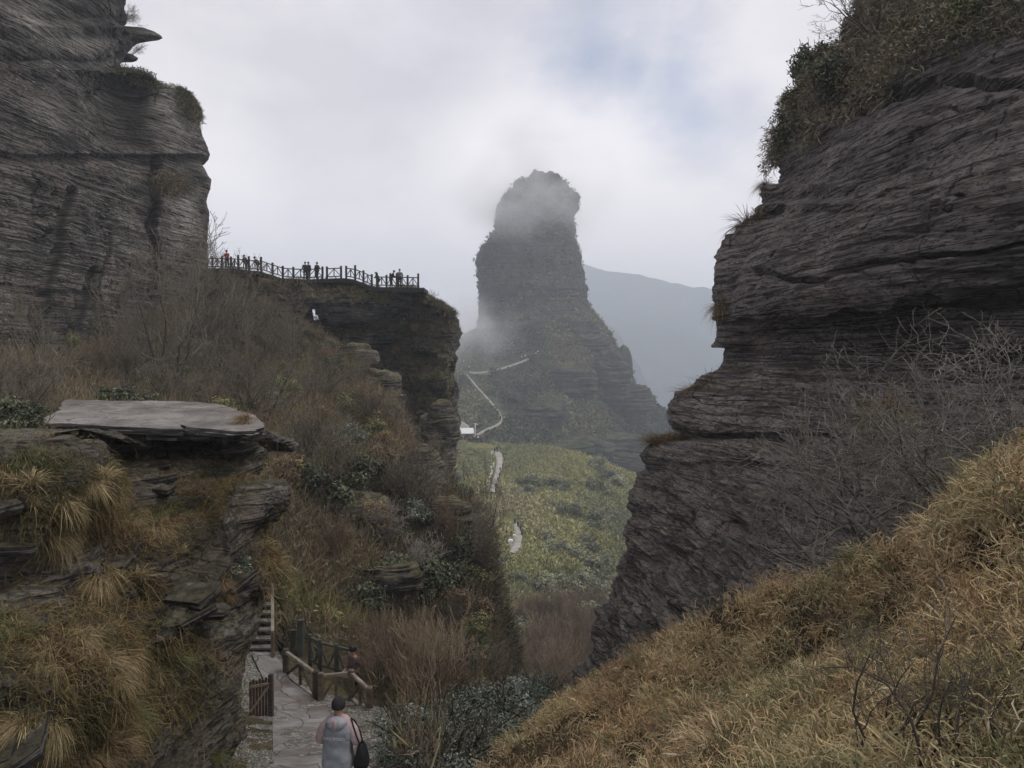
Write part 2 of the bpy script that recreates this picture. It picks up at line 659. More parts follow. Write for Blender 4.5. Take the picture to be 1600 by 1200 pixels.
# ================================================================== THE LAND
rng = np.random.default_rng(7)
M = {}
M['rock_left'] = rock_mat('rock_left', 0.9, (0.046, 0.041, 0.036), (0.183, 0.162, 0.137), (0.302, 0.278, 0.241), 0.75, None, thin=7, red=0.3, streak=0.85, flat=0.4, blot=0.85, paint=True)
M['rock_right'] = rock_mat('rock_right', 1.5, (0.076, 0.064, 0.060), (0.253, 0.219, 0.202), (0.427, 0.384, 0.361), 0.35, (0.124, 0.107, 0.060), 0.5, thin=9, red=0.25, streak=0.35, moss_z=0.6, flat=0.25, blot=0.35, foli=(-1.6, R(-38)))
M['rock_ridge'] = rock_mat('rock_ridge', 0.9, (0.049, 0.045, 0.042), (0.154, 0.140, 0.129), (0.280, 0.259, 0.238), 0.4, (0.168, 0.147, 0.084), 0.95, thin=5, moss_z=0.1, blot=0.4)
M['rock_near'] = rock_mat('rock_near', 2.6, (0.039, 0.033, 0.030), (0.132, 0.116, 0.101), (0.297, 0.270, 0.243), 0.6, (0.099, 0.086, 0.042), 0.6, thin=5, red=0.55, moss_z=0.45)
M['rock_pillar'] = rock_mat('rock_pillar', 0.13, (0.03, 0.028, 0.026), (0.10, 0.092, 0.08), (0.19, 0.175, 0.155), 0.4, (0.095, 0.10, 0.05), 0.9, thin=4, moss_z=0.3, flat=0.5, crev=0.3, blot=0.6)
M['hillside'] = veg_ground_mat('hillside', 1.2, [(0.052, 0.047, 0.029), (0.117, 0.099, 0.058), (0.156, 0.127, 0.073), (0.130, 0.137, 0.062)])
M['valley'] = veg_ground_mat('valley', 0.16, [(0.103, 0.109, 0.046), (0.196, 0.196, 0.075), (0.265, 0.247, 0.098), (0.230, 0.236, 0.086)])
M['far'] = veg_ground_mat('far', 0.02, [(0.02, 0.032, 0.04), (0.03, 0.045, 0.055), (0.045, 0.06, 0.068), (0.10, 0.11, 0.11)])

# ---- tall cliff on the left
A = Surf('side', 640, 760,
         [(-80, [(-60, 37), (100, 44), (200, 51), (320, 55)]),
          (90, [(-60, 35), (60, 40), (150, 45.5), (200, 51), (235, 50.5), (320, 55)]),
          (180, [(-60, 34), (60, 39), (150, 44.5), (185, 49), (235, 50), (320, 55.5)]),
          (300, [(-60, 34), (60, 39), (200, 48), (235, 50.2), (245, 49.5), (320, 55.5)]),
          (420, [(-60, 33), (60, 38), (200, 46.5), (235, 49), (320, 55)]),
          (600, [(-60, 31), (60, 36), (200, 44), (290, 51)])],
         XL=-420, XR=[(-80, 165), (0, 172), (30, 178), (42, 196), (60, 192), (95, 197), (101, 214), (108, 240), (125, 262), (140, 285), (160, 298), (180, 307),
                     (200, 314), (215, 318), (228, 320), (240, 319), (246, 300), (252, 303), (262, 313), (275, 320), (300, 322), (340, 320), (385, 317), (400, 318),
                     (440, 316), (480, 304), (560, 292), (640, 280)],
         y0=-80, y1=640, blur=(6, 14), dscale=lambda x, y: 1.2, wrapR=[(-0.1, 1.0, 0), (-1.5, 4, 0), (-6, 7, 0), (-18, 8, 0)],
         wrapT=[(-0.4, 2, 0.6), (-2, 6, 1.5), (-6, 14, 2)])
rec = 1.0
f = 0.17 * strata_field(A.p, 1.2, 11, warp=0.2) + 0.26 * fbm(A.p[..., 0] * 0.25, A.p[..., 1] * 0.25, A.p[..., 2] * 0.3, 4, 5)
px_, py_, d_ = proj(A.p)
f -= 0.5 * crack_field(A.p, 0.9, 21, 0.03)
wob = 5 * fbm(A.p[..., 0] * 0.8, A.p[..., 1] * 0.8, A.p[..., 2] * 0.8, 3, 22)
f -= 1.8 * pixel_groove(px_ + wob, py_, [(112, 300), (100, 345), (96, 390), (80, 425), (72, 470), (60, 520), (38, 600)], 11)
f -= 1.3 * pixel_groove(px_ + wob, py_, [(148, 425), (138, 460), (122, 500), (112, 560)], 10)
f -= 0.5 * pixel_groove(px_ + wob, py_, [(178, 365), (168, 400), (160, 430), (150, 500), (130, 560)], 3)
f -= 1.3 * pixel_groove(px_ + wob, py_, [(243, 250), (240, 330), (246, 400), (240, 450)], 10)
f -= 1.3 * ell(px_ + wob, py_, 190, 150, 45, 50, 0.6) + 0.8 * ell(px_, py_ + wob, 265, 120, 50, 14, 0.5)
f += 0.25 * block_field(A.p, 0.9, 23)
A.displace(f)
px_, py_, d_ = proj(A.p)
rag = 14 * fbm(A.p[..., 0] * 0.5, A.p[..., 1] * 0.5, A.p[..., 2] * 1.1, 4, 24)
pale = 0.9 * ell(px_ + rag, py_ + rag, 285, 330, 24, 48, 0.5) + 0.7 * ell(px_ + rag, py_ + rag, 270, 180, 32, 40, 0.6) + 0.7 * ell(px_ + rag * 2, py_ + rag - (px_ - 80) * 0.35, 85, 45, 80, 26, 0.5) + 0.35 * ell(px_ + rag, py_ + rag, 60, 170, 90, 30, 0.6)
seep_shade = 1.0 * ell(px_ + rag, py_ + rag, 198, 150, 44, 52, 0.45) + 0.8 * ell(px_ + rag, py_ + rag, 240, 125, 50, 22, 0.4) + 0.5 * ell(px_ + rag, py_ + rag, 215, 215, 40, 26, 0.5) + 0.7 * ell(px_ + rag, py_ + rag, 130, 20, 60, 40, 0.5)  # shade of the recessed facet painted dark; the seepage streaks join below
wob = 5 * fbm(A.p[..., 0] * 0.8, A.p[..., 1] * 0.8, A.p[..., 2] * 0.8, 3, 22)
for pts_, w_ in (([(112, 300), (100, 345), (96, 390), (80, 425), (72, 470), (60, 520), (38, 600)], 10), ([(148, 425), (138, 460), (122, 500), (112, 560)], 11), ([(178, 365), (168, 400), (160, 430), (150, 500), (130, 560)], 4), ([(243, 320), (240, 360), (246, 400), (240, 450)], 10), ([(205, 410), (196, 450), (186, 490)], 5)):
    seep_shade = np.maximum(seep_shade, 1.3 * pixel_groove(px_ + wob, py_, pts_, w_))
stain_shade = np.stack([np.clip(pale, 0, 1), np.clip(seep_shade, 0, 1), 0 * pale], -1).reshape(-1, 3)
cliffA = tag(A.build('cliff', M['rock_left'], colors=stain_shade), 'tall dark bedded rock wall rising out of the top left corner beside the railed ridge', 'cliff')
cliffA['kind'] = 'thing'

# ---- railed ridge
B_T = [(230, 432), (290, 428), (330, 424), (380, 424), (400, 431), (440, 436), (480, 438), (520, 437), (560, 439), (580, 447), (600, 450), (655, 450), (664, 462), (684, 474), (700, 480), (712, 492)]
B = Surf('top', 560, 420,
         [(420, [(230, 55), (712, 57)]),
          (470, [(230, 54.5), (480, 55), (712, 57)]),
          (500, [(230, 53.5), (440, 54), (500, 57), (600, 57.5), (670, 56.5), (712, 57)]),
          (540, [(230, 53), (440, 54), (500, 59), (620, 59), (680, 57), (712, 57)]),
          (640, [(230, 53), (440, 55), (560, 59.5), (660, 58), (712, 57)]),
          (780, [(230, 53), (440, 54), (560, 57), (712, 56)])],
         XL=230, XR=(712, [(480, 704), (500, 708), (525, 706), (540, 697), (560, 692), (570, 697), (590, 696), (600, 700), (615, 708), (625, 709), (640, 704), (655, 698),
                           (665, 692), (680, 695), (700, 704), (715, 703), (725, 697), (745, 703), (780, 692)]),
         YT=B_T, YB=800, blur=(5, 5), dscale=lambda x, y: 1.25, wrapR=[(0.0, 0.8, 0), (-1.2, 3, 0), (-6, 5, 0)], wrapT=[(0, 3.5, 0), (0, 4.3, -1.5), (0, 5, -12)], nw=30)
f = 0.42 * strata_field(B.p, 1.2, 31) + 1.0 * fbm(B.p[..., 0] * 0.3, B.p[..., 1] * 0.3, B.p[..., 2] * 0.45, 5, 8)
f += 0.8 * block_field(B.p, 0.7, 43)
px_, py_, d_ = proj(B.p)
f *= np.clip((py_ - itab(B_T, px_)) / 14, 0.12, 1)
B.displace(f)
ridge = tag(B.build('ridge', M['rock_ridge'], hole=lambda x, y: (ell(x, y, 490.5, 487, 3.5, 7, 0.01) + ell(x, y, 494, 498, 6, 6.5, 0.01)) > 0.5), 'dark overhanging rock ridge carrying the railed lookout and its visitors', 'cliff', kind='thing')

# ---- cliff on the right
E_L = [(-90, 1392), (0, 1376), (40, 1352), (80, 1312), (120, 1280), (160, 1252), (200, 1226), (250, 1222), (268, 1218), (280, 1212), (288, 1198), (310, 1196), (318, 1184), (331, 1186),
       (352, 1160), (363, 1152), (366, 1137), (377, 1130), (415, 1122), (457, 1115), (489, 1112), (498, 1115), (501, 1123), (517, 1120), (538, 1111), (545, 1111), (550, 1120), (566, 1123),
       (580, 1118), (599, 1099), (611, 1081), (618, 1064), (636, 1055), (660, 1046), (676, 1052), (679, 1071), (686, 1073), (687, 1033), (702, 1008), (717, 1001), (730, 1006), (750, 997),
       (779, 986), (798, 984), (823, 988), (867, 975), (896, 966), (944, 955), (970, 940), (1010, 922), (1072, 907), (1140, 892)]
E = Surf('side', 800, 1050,
         [(-90, [(1380, 27), (1500, 22), (1700, 17)]),
          (60, [(1300, 29), (1400, 22.5), (1500, 19), (1600, 16.5), (1700, 15)]),
          (200, [(1220, 29.5), (1300, 24), (1400, 19.5), (1500, 16.5), (1600, 14.7), (1700, 14)]),
          (330, [(1185, 29), (1300, 21.5), (1400, 17.8), (1500, 15.5), (1600, 14), (1700, 13.4)]),
          (450, [(1112, 28.5), (1200, 23), (1300, 19.5), (1400, 17), (1500, 15.5), (1600, 14.5), (1700, 14)]),
          (500, [(1112, 28.5), (1200, 23.8), (1300, 20.5), (1400, 18.5), (1500, 17), (1600, 16), (1700, 15.5)]),
          (560, [(1112, 29), (1200, 25.2), (1300, 22.6), (1400, 20.5), (1500, 19), (1600, 18), (1700, 17.5)]),
          (640, [(1050, 28), (1100, 26.3), (1200, 23), (1300, 20.5), (1400, 19), (1500, 18), (1700, 17)]),
          (760, [(990, 27), (1100, 23), (1200, 20), (1300, 18), (1400, 17), (1500, 16), (1700, 15)]),
          (900, [(950, 26), (1000, 23), (1100, 19.5), (1200, 17), (1300, 15.5), (1700, 13)]),
          (1140, [(890, 24), (1000, 18), (1100, 15), (1200, 13), (1700, 11)])],
         XL=E_L, XR=2150, y0=-90, y1=1140, blur=(10, 16),
         wrapL=[(0.1, 0.9, 0), (1.2, 3, 0), (6, 6, 0), (14, 7, 0)], wrapT=[(0.4, 1.5, 0.3), (2, 5, 0.6), (5, 12, 0.8)])
px_, py_, d_ = proj(E.p)
low = np.clip((py_ - 660) / 120, 0, 1)
f = 0.18 * strata_field(E.p, 1.9, 61, warp=0.9, tilt=(0.0, 0.0)) * (1 - 0.35 * low) + 0.22 * fbm(E.p[..., 0] * 0.4, E.p[..., 1] * 0.4, E.p[..., 2] * 0.5, 4, 9)
f += low * 0.16 * sharp(fbm(E.p[..., 0] * 0.9 - E.p[..., 2] * 1.1, E.p[..., 1] * 0.8, E.p[..., 2] * 3.6 + E.p[..., 0] * 2.8, 4, 77), 0.7)
f -= 0.22 * crack_field(E.p, 1.6, 71, 0.02)
f += 0.10 * block_field(E.p, 1.5, 73) * (1 + low)
wob = 9 * fbm(E.p[..., 0] * 0.7, E.p[..., 1] * 0.7, E.p[..., 2] * 0.7, 3, 22)
f -= 1.0 * pixel_groove(px_, py_ + wob, [(1250, 205), (1330, 165), (1430, 135), (1500, 128), (1700, 140)], 12)
f -= 0.5 * pixel_groove(px_, py_ + wob, [(1180, 420), (1260, 440), (1330, 415), (1450, 400), (1700, 385)], 5)
f -= 0.9 * np.clip(1 - np.abs(py_ + wob - (545 - (px_ - 1110) * 0.10)) / 42, 0, 1) ** 0.7 * np.clip((px_ - 1100) / 40, 0, 1)
E.displace(f)
cliffE = tag(E.build('cliff', M['rock_right']), 'great rounded grey rock wall with curved bedding and scrub on its brow', 'cliff', kind='thing')

# ---- hillside below the ridge
H_ROWS = [(470, [(0, 46), (150, 48), (300, 50), (400, 51)]),
          (540, [(0, 36), (150, 42.5), (300, 47.5), (400, 49), (500, 50.5), (560, 51)]),
          (600, [(0, 29), (150, 34), (300, 40.5), (400, 44), (500, 46.5), (600, 49)]),
          (660, [(0, 23), (150, 26), (300, 31), (420, 36), (520, 40), (600, 43), (680, 46)]),
          (740, [(0, 19), (150, 21), (300, 24), (420, 30), (520, 34), (600, 37.5), (700, 43)]),
          (800, [(300, 22), (420, 27.5), (520, 31), (660, 35), (760, 38)]),
          (870, [(300, 20.5), (420, 25), (520, 28), (660, 31), (800, 34)]),
          (950, [(300, 20), (420, 23.6), (500, 25), (700, 28), (810, 30)]),
          (1025, [(300, 20), (420, 22.3), (500, 22.6), (600, 23.5), (700, 25), (810, 26.5)]),
          (1070, [(300, 18), (420, 20.3), (500, 20.5), (600, 20.8), (700, 21.5), (800, 23)]),
          (1100, [(300, 16.5), (420, 18.4), (500, 19.2), (600, 19.2), (700, 19.5), (800, 21)]),
          (1140, [(300, 14), (420, 15.6), (520, 15.8), (620, 16.3), (700, 17), (820, 18.5)]),
          (1200, [(300, 11.3), (420, 12.4), (520, 12.5), (620, 12.8), (700, 13.5), (830, 14.5)]),
          (1330, [(300, 9), (420, 9.6), (520, 9.6), (620, 9.8), (700, 10), (830, 10.5)])]
H = Surf('side', 680, 700, H_ROWS, XL=-380,
         XR=[(470, 400), (520, 500), (565, 560), (640, 610), (690, 645), (735, 682), (765, 712), (795, 738), (830, 752), (870, 758), (910, 758), (950, 754), (1000, 744), (1060, 748),
             (1100, 765), (1200, 830), (1330, 850)],
         y0=470, y1=1330, blur=(7, 7), dscale=lambda x, y: 1 + 0.2 * np.clip((740 - y) / 200, 0, 1) + 0.16 * ell(x, y, 395, 985, 42, 55, 0.25), wrapR=[(0.15, 1.5, -1.0), (0.8, 4, -5), (1.5, 8, -14)], wrapT=[(0, 2, -0.5), (0, 6, -6)])
px_, py_, d_ = proj(H.p)
calm = 1 - np.clip((py_ - 1010) / 40, 0, 1) * np.clip((660 - px_) / 40, 0, 1)
f = (0.5 * fbm(H.p[..., 0] * 0.35, H.p[..., 1] * 0.35, H.p[..., 2] * 0.35, 4, 12) + 0.12 * fbm(H.p[..., 0] * 2, H.p[..., 1] * 2, H.p[..., 2] * 2, 3, 13)) * calm
H.displace(f)
hill = tag(H.build('hillside', M['hillside'], smooth=True), kind='structure')

# ---- near outcrop on the left
C = Surf('side', 680, 760,
         [(686, [(-80, 9.6), (60, 10.2), (160, 14.2), (250, 14.8), (330, 14.6), (408, 13.8)]),
          (705, [(-80, 8.6), (60, 8.9), (150, 9.4), (175, 13.4), (250, 14.6), (330, 14.4), (408, 13.4)]),
          (760, [(-80, 7.9), (60, 8.1), (140, 8.7), (185, 11.8), (250, 12.8), (330, 12.8), (408, 12.3)]),
          (830, [(-80, 7.6), (60, 7.9), (150, 9.4), (250, 10.8), (330, 11.4), (400, 11.5)]),
          (880, [(-80, 7.8), (60, 8.3), (150, 8.8), (250, 9.7), (330, 10.6), (425, 11)]),
          (950, [(-80, 7.2), (60, 7.6), (160, 8.8), (250, 9.7), (330, 10.1), (400, 10.5)]),
          (1000, [(-80, 6.3), (60, 6.5), (160, 7.2), (250, 8.2), (330, 9.4), (395, 10.2)]),
          (1080, [(-80, 5.8), (60, 6.0), (160, 6.7), (250, 7.8), (330, 8.7), (380, 9.5)]),
          (1200, [(-80, 5.4), (60, 5.7), (160, 6.6), (250, 7.3), (350, 8.8)]),
          (1330, [(-80, 4.8), (60, 5.1), (160, 5.9), (330, 8.2)])],
         XL=-420, XR=[(670, 374), (690, 374), (740, 388), (780, 396), (815, 390), (835, 388), (850, 412), (880, 424), (905, 414), (925, 396), (950, 372), (1000, 366), (1050, 366), (1090, 366),
                     (1120, 360), (1160, 346), (1200, 334), (1330, 310)],
         y0=689, y1=1330, blur=(5, 8), wrapR=[(0, 0.5, 0), (-0.4, 1.5, 0), (-2, 3, 0), (-5, 4, 0)], wrapT=[(-0.1, 0.4, 0.05), (-0.1, 1.2, 0.05), (-0.2, 4, -0.6)])
px_, py_, d_ = proj(C.p)
f = 0.17 * strata_field(C.p, 3.2, 91, warp=0.8, tilt=(0.25, -0.1)) + 0.22 * block_field(C.p, 2.2, 95) + 0.10 * fbm(C.p[..., 0] * 1.2, C.p[..., 1] * 1.2, C.p[..., 2] * 1.2, 4, 14)
# a diagonal smooth rib of slate running down to the left
rib = np.clip(1 - np.abs((px_ - 392) + (py_ - 790) * 0.62) / 30, 0, 1) * np.clip((py_ - 760) / 30, 0, 1) * np.clip((1010 - py_) / 30, 0, 1)
f = f * (1 - 0.7 * rib) + 0.5 * rib ** 0.5
C.displace(f * np.clip((py_ - 680) / 30, 0.15, 1), 4)
outcrop = tag(C.build('outcrop', M['rock_near']), 'broken slate outcrop hung with dry grass below the flat slab', 'rock', kind='thing')

# ---- grassy slope near the camera
Fs_T = [(740, 1250), (790, 1203), (850, 1146), (900, 1098), (950, 1057), (1000, 1020), (1060, 996), (1130, 976), (1200, 933), (1290, 878), (1350, 845), (1420, 810), (1480, 770), (1550, 702), (1600, 672), (1720, 615), (2150, 560)]
Fs = Surf('top', 560, 300,
          [(600, [(740, 12), (900, 14.5), (1000, 14), (1130, 13), (1290, 11.5), (1420, 10), (1600, 8), (1720, 7.5)]),
           (980, [(740, 12), (900, 14), (1000, 13.6), (1130, 11.8), (1290, 8.8), (1420, 7.2), (1600, 5.4), (1720, 4.8)]),
           (1100, [(740, 11.8), (900, 13), (1000, 10.5), (1130, 8.3), (1290, 6.6), (1420, 5.4), (1600, 4.3), (1720, 3.9)]),
           (1200, [(740, 11), (790, 10.8), (900, 9.2), (1000, 7.8), (1130, 6.2), (1290, 5), (1420, 4.3), (1600, 3.5), (1720, 3.2)]),
           (1340, [(740, 8), (900, 6.5), (1000, 5.5), (1130, 4.7), (1290, 3.9), (1420, 3.4), (1600, 2.9), (1720, 2.7)])],
          XL=740, XR=(2150, None), YT=Fs_T, YB=1340, blur=(10, 10), wrapT=[(0, 0.8, -0.6), (0, 2, -2.5), (0.5, 4, -7)],
          wrapL=[(-0.4, 0.3, -0.4), (-1.2, 0.8, -2)], wrapB=[(0, -0.8, -0.4), (0, -3, -2.5)])
f = -0.05 + 0.32 * fbm(Fs.p[..., 0] * 0.75, Fs.p[..., 1] * 0.75, Fs.p[..., 2] * 0.75, 4, 15) + 0.10 * np.abs(fbm(Fs.p[..., 0] * 2.2, Fs.p[..., 1] * 2.2, Fs.p[..., 2] * 2.2, 2, 16))
Fs.displace(f)
M['soil'] = veg_ground_mat('soil', 4, [(0.03, 0.024, 0.014), (0.06, 0.045, 0.024), (0.08, 0.06, 0.03), (0.07, 0.06, 0.028)])
slope = tag(Fs.build('ground', M['soil'], smooth=True), kind='structure')

# ---- valley meadow
G_T = [(620, 689), (700, 691), (760, 693), (780, 695), (860, 702), (900, 711), (930, 722), (1000, 746), (1100, 800)]
G = Surf('top', 560, 620,
         [(690, [(620, 235), (1100, 235)]),
          (765, [(700, 178), (775, 178), (900, 192), (1000, 225)]),
          (850, [(700, 135), (808, 138), (900, 144), (1000, 160)]),
          (950, [(700, 98), (850, 104), (930, 112), (1000, 118)]),
          (1050, [(700, 70), (870, 73), (1000, 78)]),
          (1150, [(700, 48), (870, 48), (1000, 52)]),
          (1300, [(700, 32), (1000, 34)])],
         XL=620, XR=(1100, None), YT=G_T, YB=1300, blur=(14, 14), wrapT=[(0, 8, -1.2), (0, 30, -9), (0, 60, -25), (0, 90, -60)])
px_, py_, d_ = proj(G.p)
f = 3.2 * fbm(G.p[..., 0] * 0.03, G.p[..., 1] * 0.03, 0 * G.p[..., 2], 3, 16) * np.clip((px_ - 800) / 120, 0.12, 1) * np.clip((240 - d_) / 60, 0.1, 1) * np.clip((d_ - 30) / 60, 0, 1)
f += 0.9 * np.abs(fbm(G.p[..., 0] * 0.22, G.p[..., 1] * 0.22, G.p[..., 2] * 0.22, 3, 18)) * np.clip((d_ - 30) / 60, 0, 1) * np.clip(np.abs(px_ - 785) / 40, 0.2, 1)
G.displace(f)
meadow = tag(G.build('meadow', M['valley'], smooth=True), kind='structure')

# ---- the rock pillar and its skirts
PR = [(268, 838, 852), (271, 826, 860), (278, 819, 882), (290, 801, 892), (300, 793, 903), (312, 783, 911), (322, 772, 910), (345, 767, 904), (365, 766, 901), (385, 751, 901),
      (400, 747, 907), (430, 744, 911), (450, 743, 918), (470, 746, 918), (490, 747, 930), (508, 744, 948), (522, 738, 958), (540, 725, 966), (560, 712, 980), (600, 700, 990), (660, 690, 1010)]
PR = np.array(PR, float)
nv, nu = 560, 760
ys = np.linspace(268, 655, nv)
xl = np.interp(ys, PR[:, 0], PR[:, 1]); xr = np.interp(ys, PR[:, 0], PR[:, 2])
D0 = 400.0
c = P((xl + xr) / 2, ys, np.full(nv, D0))
a = (xr - xl) / 2 * D0 / F_PX
th = np.linspace(0, 2 * np.pi, nu, endpoint=False)
sq = 0.80   # squarish section
cx_, sy_ = np.cos(th), np.sin(th)
cxs, sys_ = np.sign(cx_) * np.abs(cx_) ** sq, np.sign(sy_) * np.abs(sy_) ** sq
pp = np.zeros((nv, nu, 3))
pp[..., 0] = c[:, 0, None] + a[:, None] * cxs
pp[..., 1] = c[:, 1, None] - a[:, None] * 0.85 * sys_
pp[..., 2] = c[:, 2, None]
Pl = Surf.__new__(Surf)
Pl.p = pp
Pl.calc()
flip = np.sum(Pl.n[:, nu // 4, 1]) > 0
if flip:
    pp = pp[:, ::-1]
    Pl.p = pp
    Pl.calc()
Pl.n = np.concatenate([Pl.n[:, 1:2], Pl.n[:, 1:-1], Pl.n[:, -2:-1]], 1)
q = Pl.p
fade = np.clip((ys - 268) / 8, 0.35, 1)[:, None]
f = (1.0 * strata_field(q, 0.22, 131, warp=0.6) + 1.8 * block_field(q, 0.10, 133) + 1.6 * fbm(q[..., 0] * 0.09, q[..., 1] * 0.09, q[..., 2] * 0.05, 4, 19) - 1.3 + 1.0 * fbm(q[..., 0] * 0.3, q[..., 1] * 0.3, q[..., 2] * 0.3, 3, 20)) * fade
f -= 4.5 * crack_field(q, 0.14, 141, 0.07) * fade
f -= 3.0 * crack_field(q, 0.3, 143, 0.08) * fade
nn = Pl.n.copy(); nn[..., 2] *= 0.3
q = q.copy()
q[..., 2] += np.clip((330 - ys) / 50, 0, 1)[:, None] ** 1.5 * (-1.8 + 3.0 * block_field(q * np.array([1, 1, 0]), 0.13, 151) + 2.0 * fbm(q[..., 0] * 0.25, q[..., 1] * 0.25, 0 * q[..., 2], 2, 152))
Pl.p = q + nn * f[..., None]
Pl.calc()
top = np.concatenate([Pl.p.reshape(-1, 3), [Pl.p[0].mean(0)]], 0)
idx = np.arange(nv * nu).reshape(nv, nu)
idx = np.concatenate([idx, idx[:, :1]], 1)
fq = np.stack([idx[:-1, :-1], idx[1:, :-1], idx[1:, 1:], idx[:-1, 1:]], -1).reshape(-1, 4)
ft = np.stack([idx[0, :-1], idx[0, 1:], np.full(nu, nv * nu)], -1)
pillar = tag(mesh_from('rock_pillar', top, [fq, ft], M['rock_pillar'], False), 'giant freestanding rock pillar fading into the mist beyond the meadow', 'rock pillar', kind='thing')

K_T = [(640, 640), (685, 600), (700, 566), (712, 545), (722, 530), (740, 520), (800, 515), (860, 510), (915, 528), (955, 552), (978, 584), (998, 610), (1022, 630), (1040, 641), (1062, 656), (1100, 700)]
K = Surf('top', 620, 360,
         [(510, [(640, 392), (720, 388), (800, 372), (900, 372), (1000, 392), (1100, 400)]),
          (560, [(640, 370), (720, 365), (800, 352), (900, 360), (1000, 385), (1100, 400)]),
          (620, [(640, 320), (720, 318), (800, 318), (900, 336), (1000, 372), (1100, 392)]),
          (665, [(640, 262), (720, 262), (790, 280), (900, 312), (1000, 350), (1100, 380)]),
          (692, [(640, 240), (720, 241), (790, 258), (860, 285), (900, 300), (1000, 340), (1100, 365)]),
          (800, [(640, 225), (720, 228), (860, 262), (900, 280), (1000, 320), (1100, 350)])],
         XL=640, XR=(1100, None), YT=K_T, YB=800, blur=(12, 12), wrapT=[(0, 10, 0), (0, 30, -10), (0, 60, -80)], wrapR=[(5, 20, -10), (5, 60, -60)])
px_, py_, d_ = proj(K.p)
rough = np.clip((px_ - 800) / 80, 0.1, 1) * np.clip((py_ - itab(K_T, px_)) / 50, 0.15, 1) * np.clip((d_ - 240) / 40, 0.05, 1)
f = (8.0 * fbm(K.p[..., 0] * 0.035, K.p[..., 1] * 0.02, K.p[..., 2] * 0.04, 5, 23) + 3.5 * sharp(fbm(K.p[..., 0] * 0.06, K.p[..., 1] * 0.06, K.p[..., 2] * 0.09, 3, 26), 0.6) * np.clip((px_ - 830) / 60, 0, 1) + 1.5 * np.abs(fbm(K.p[..., 0] * 0.2, K.p[..., 1] * 0.2, K.p[..., 2] * 0.2, 3, 24))) * rough
K.displace(f)
skirt = tag(K.build('mountain_foot', M['rock_pillar'], smooth=True), kind='structure')

# ---- mountains far off
FM = Surf('top', 300, 160,
          [(400, [(600, 2300), (1500, 2200)]), (470, [(600, 2100), (1500, 1900)]), (700, [(600, 1300), (1500, 1200)])],
          XL=700, XR=(1500, None), YT=[(700, 720), (790, 560), (860, 425), (890, 405), (911, 411), (950, 424), (1000, 430), (1040, 441), (1080, 455), (1120, 471), (1250, 540), (1500, 640)], YB=900,
          blur=(3, 3), wrapT=[(0, 100, -20), (0, 400, -300)])
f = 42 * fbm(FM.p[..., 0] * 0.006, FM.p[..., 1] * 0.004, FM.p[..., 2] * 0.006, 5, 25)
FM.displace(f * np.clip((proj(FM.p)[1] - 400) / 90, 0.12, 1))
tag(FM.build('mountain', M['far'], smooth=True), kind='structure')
FN = Surf('top', 200, 160,
          [(400, [(600, 1650), (1500, 1650)]), (700, [(600, 1150), (1500, 1150)])],
          XL=760, XR=(1300, None), YT=[(760, 640), (860, 470), (900, 448), (925, 480), (960, 516), (1000, 572), (1040, 642), (1060, 665), (1300, 900)], YB=950,
          blur=(3, 3), wrapT=[(10, 60, -20), (20, 200, -200)])
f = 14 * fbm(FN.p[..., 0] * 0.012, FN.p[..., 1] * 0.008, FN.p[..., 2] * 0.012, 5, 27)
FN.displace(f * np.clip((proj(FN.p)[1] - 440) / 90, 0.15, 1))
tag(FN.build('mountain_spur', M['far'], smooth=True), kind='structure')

# ---- the ground below everything, out to the horizon
g = np.linspace(-1, 1, 61)
gx, gy = np.meshgrid(np.sign(g) * np.abs(g) ** 1.6 * 3300, np.sign(g) * np.abs(g) ** 1.6 * 3300)
gz = -420 + 40 * fbm(gx * 0.002, gy * 0.002, 0 * gx, 3, 29)
idx = np.arange(61 * 61).reshape(61, 61)
fq = np.stack([idx[:-1, :-1], idx[:-1, 1:], idx[1:, 1:], idx[1:, :-1]], -1).reshape(-1, 4)
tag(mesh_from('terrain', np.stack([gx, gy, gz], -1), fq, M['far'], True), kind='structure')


def boulder(name, c, r, mat, seed, k=1.5, amp=0.3, nu=110, nv=90, label=None):
    th = np.linspace(0, 2 * np.pi, nu, endpoint=False)
    ph = np.linspace(0.02, np.pi - 0.02, nv)
    v = np.stack([np.sin(ph)[:, None] * np.cos(th), np.sin(ph)[:, None] * np.sin(th), np.cos(ph)[:, None] + 0 * th], -1)
    v = np.sign(v) * np.abs(v) ** 0.8
    nrm = v / np.linalg.norm(v, axis=-1, keepdims=True)
    w = v * np.array(r) + np.array(c)
    w = w + nrm * (amp * strata_field(w, k, seed) + amp * 0.8 * fbm(w[..., 0] * k * 0.5, w[..., 1] * k * 0.5, w[..., 2] * k * 0.5, 3, seed))[..., None]
    idx = np.arange(nu * nv).reshape(nv, nu)
    idx = np.concatenate([idx, idx[:, :1]], 1)
    q = np.stack([idx[:-1, :-1], idx[1:, :-1], idx[1:, 1:], idx[:-1, 1:]], -1).reshape(-1, 4)
    return tag(mesh_from(name, w, q, mat, False), label, 'rock')


boulder('crag', P(596, 632, 56), (1.7, 1.5, 2.4), M['rock_ridge'], 401, 1.2, 0.5, label='dark round topped crag standing out of the hillside under the right half of the ridge')
boulder('crag', P(622, 700, 50), (1.1, 1.0, 1.9), M['rock_right'], 402, 1.4, 0.4, label='pale broken crag just below the round topped one')
boulder('crag', P(690, 690, 60), (1.3, 1.6, 3.2), M['rock_ridge'], 403, 1.2, 0.5, label='dark crag at the foot of the ridge prow')
boulder('crag', P(640, 850, 35), (1.8, 1.3, 1.3), M['rock_ridge'], 404, 1.6, 0.4, label='dark crag in the shaded middle of the hillside')

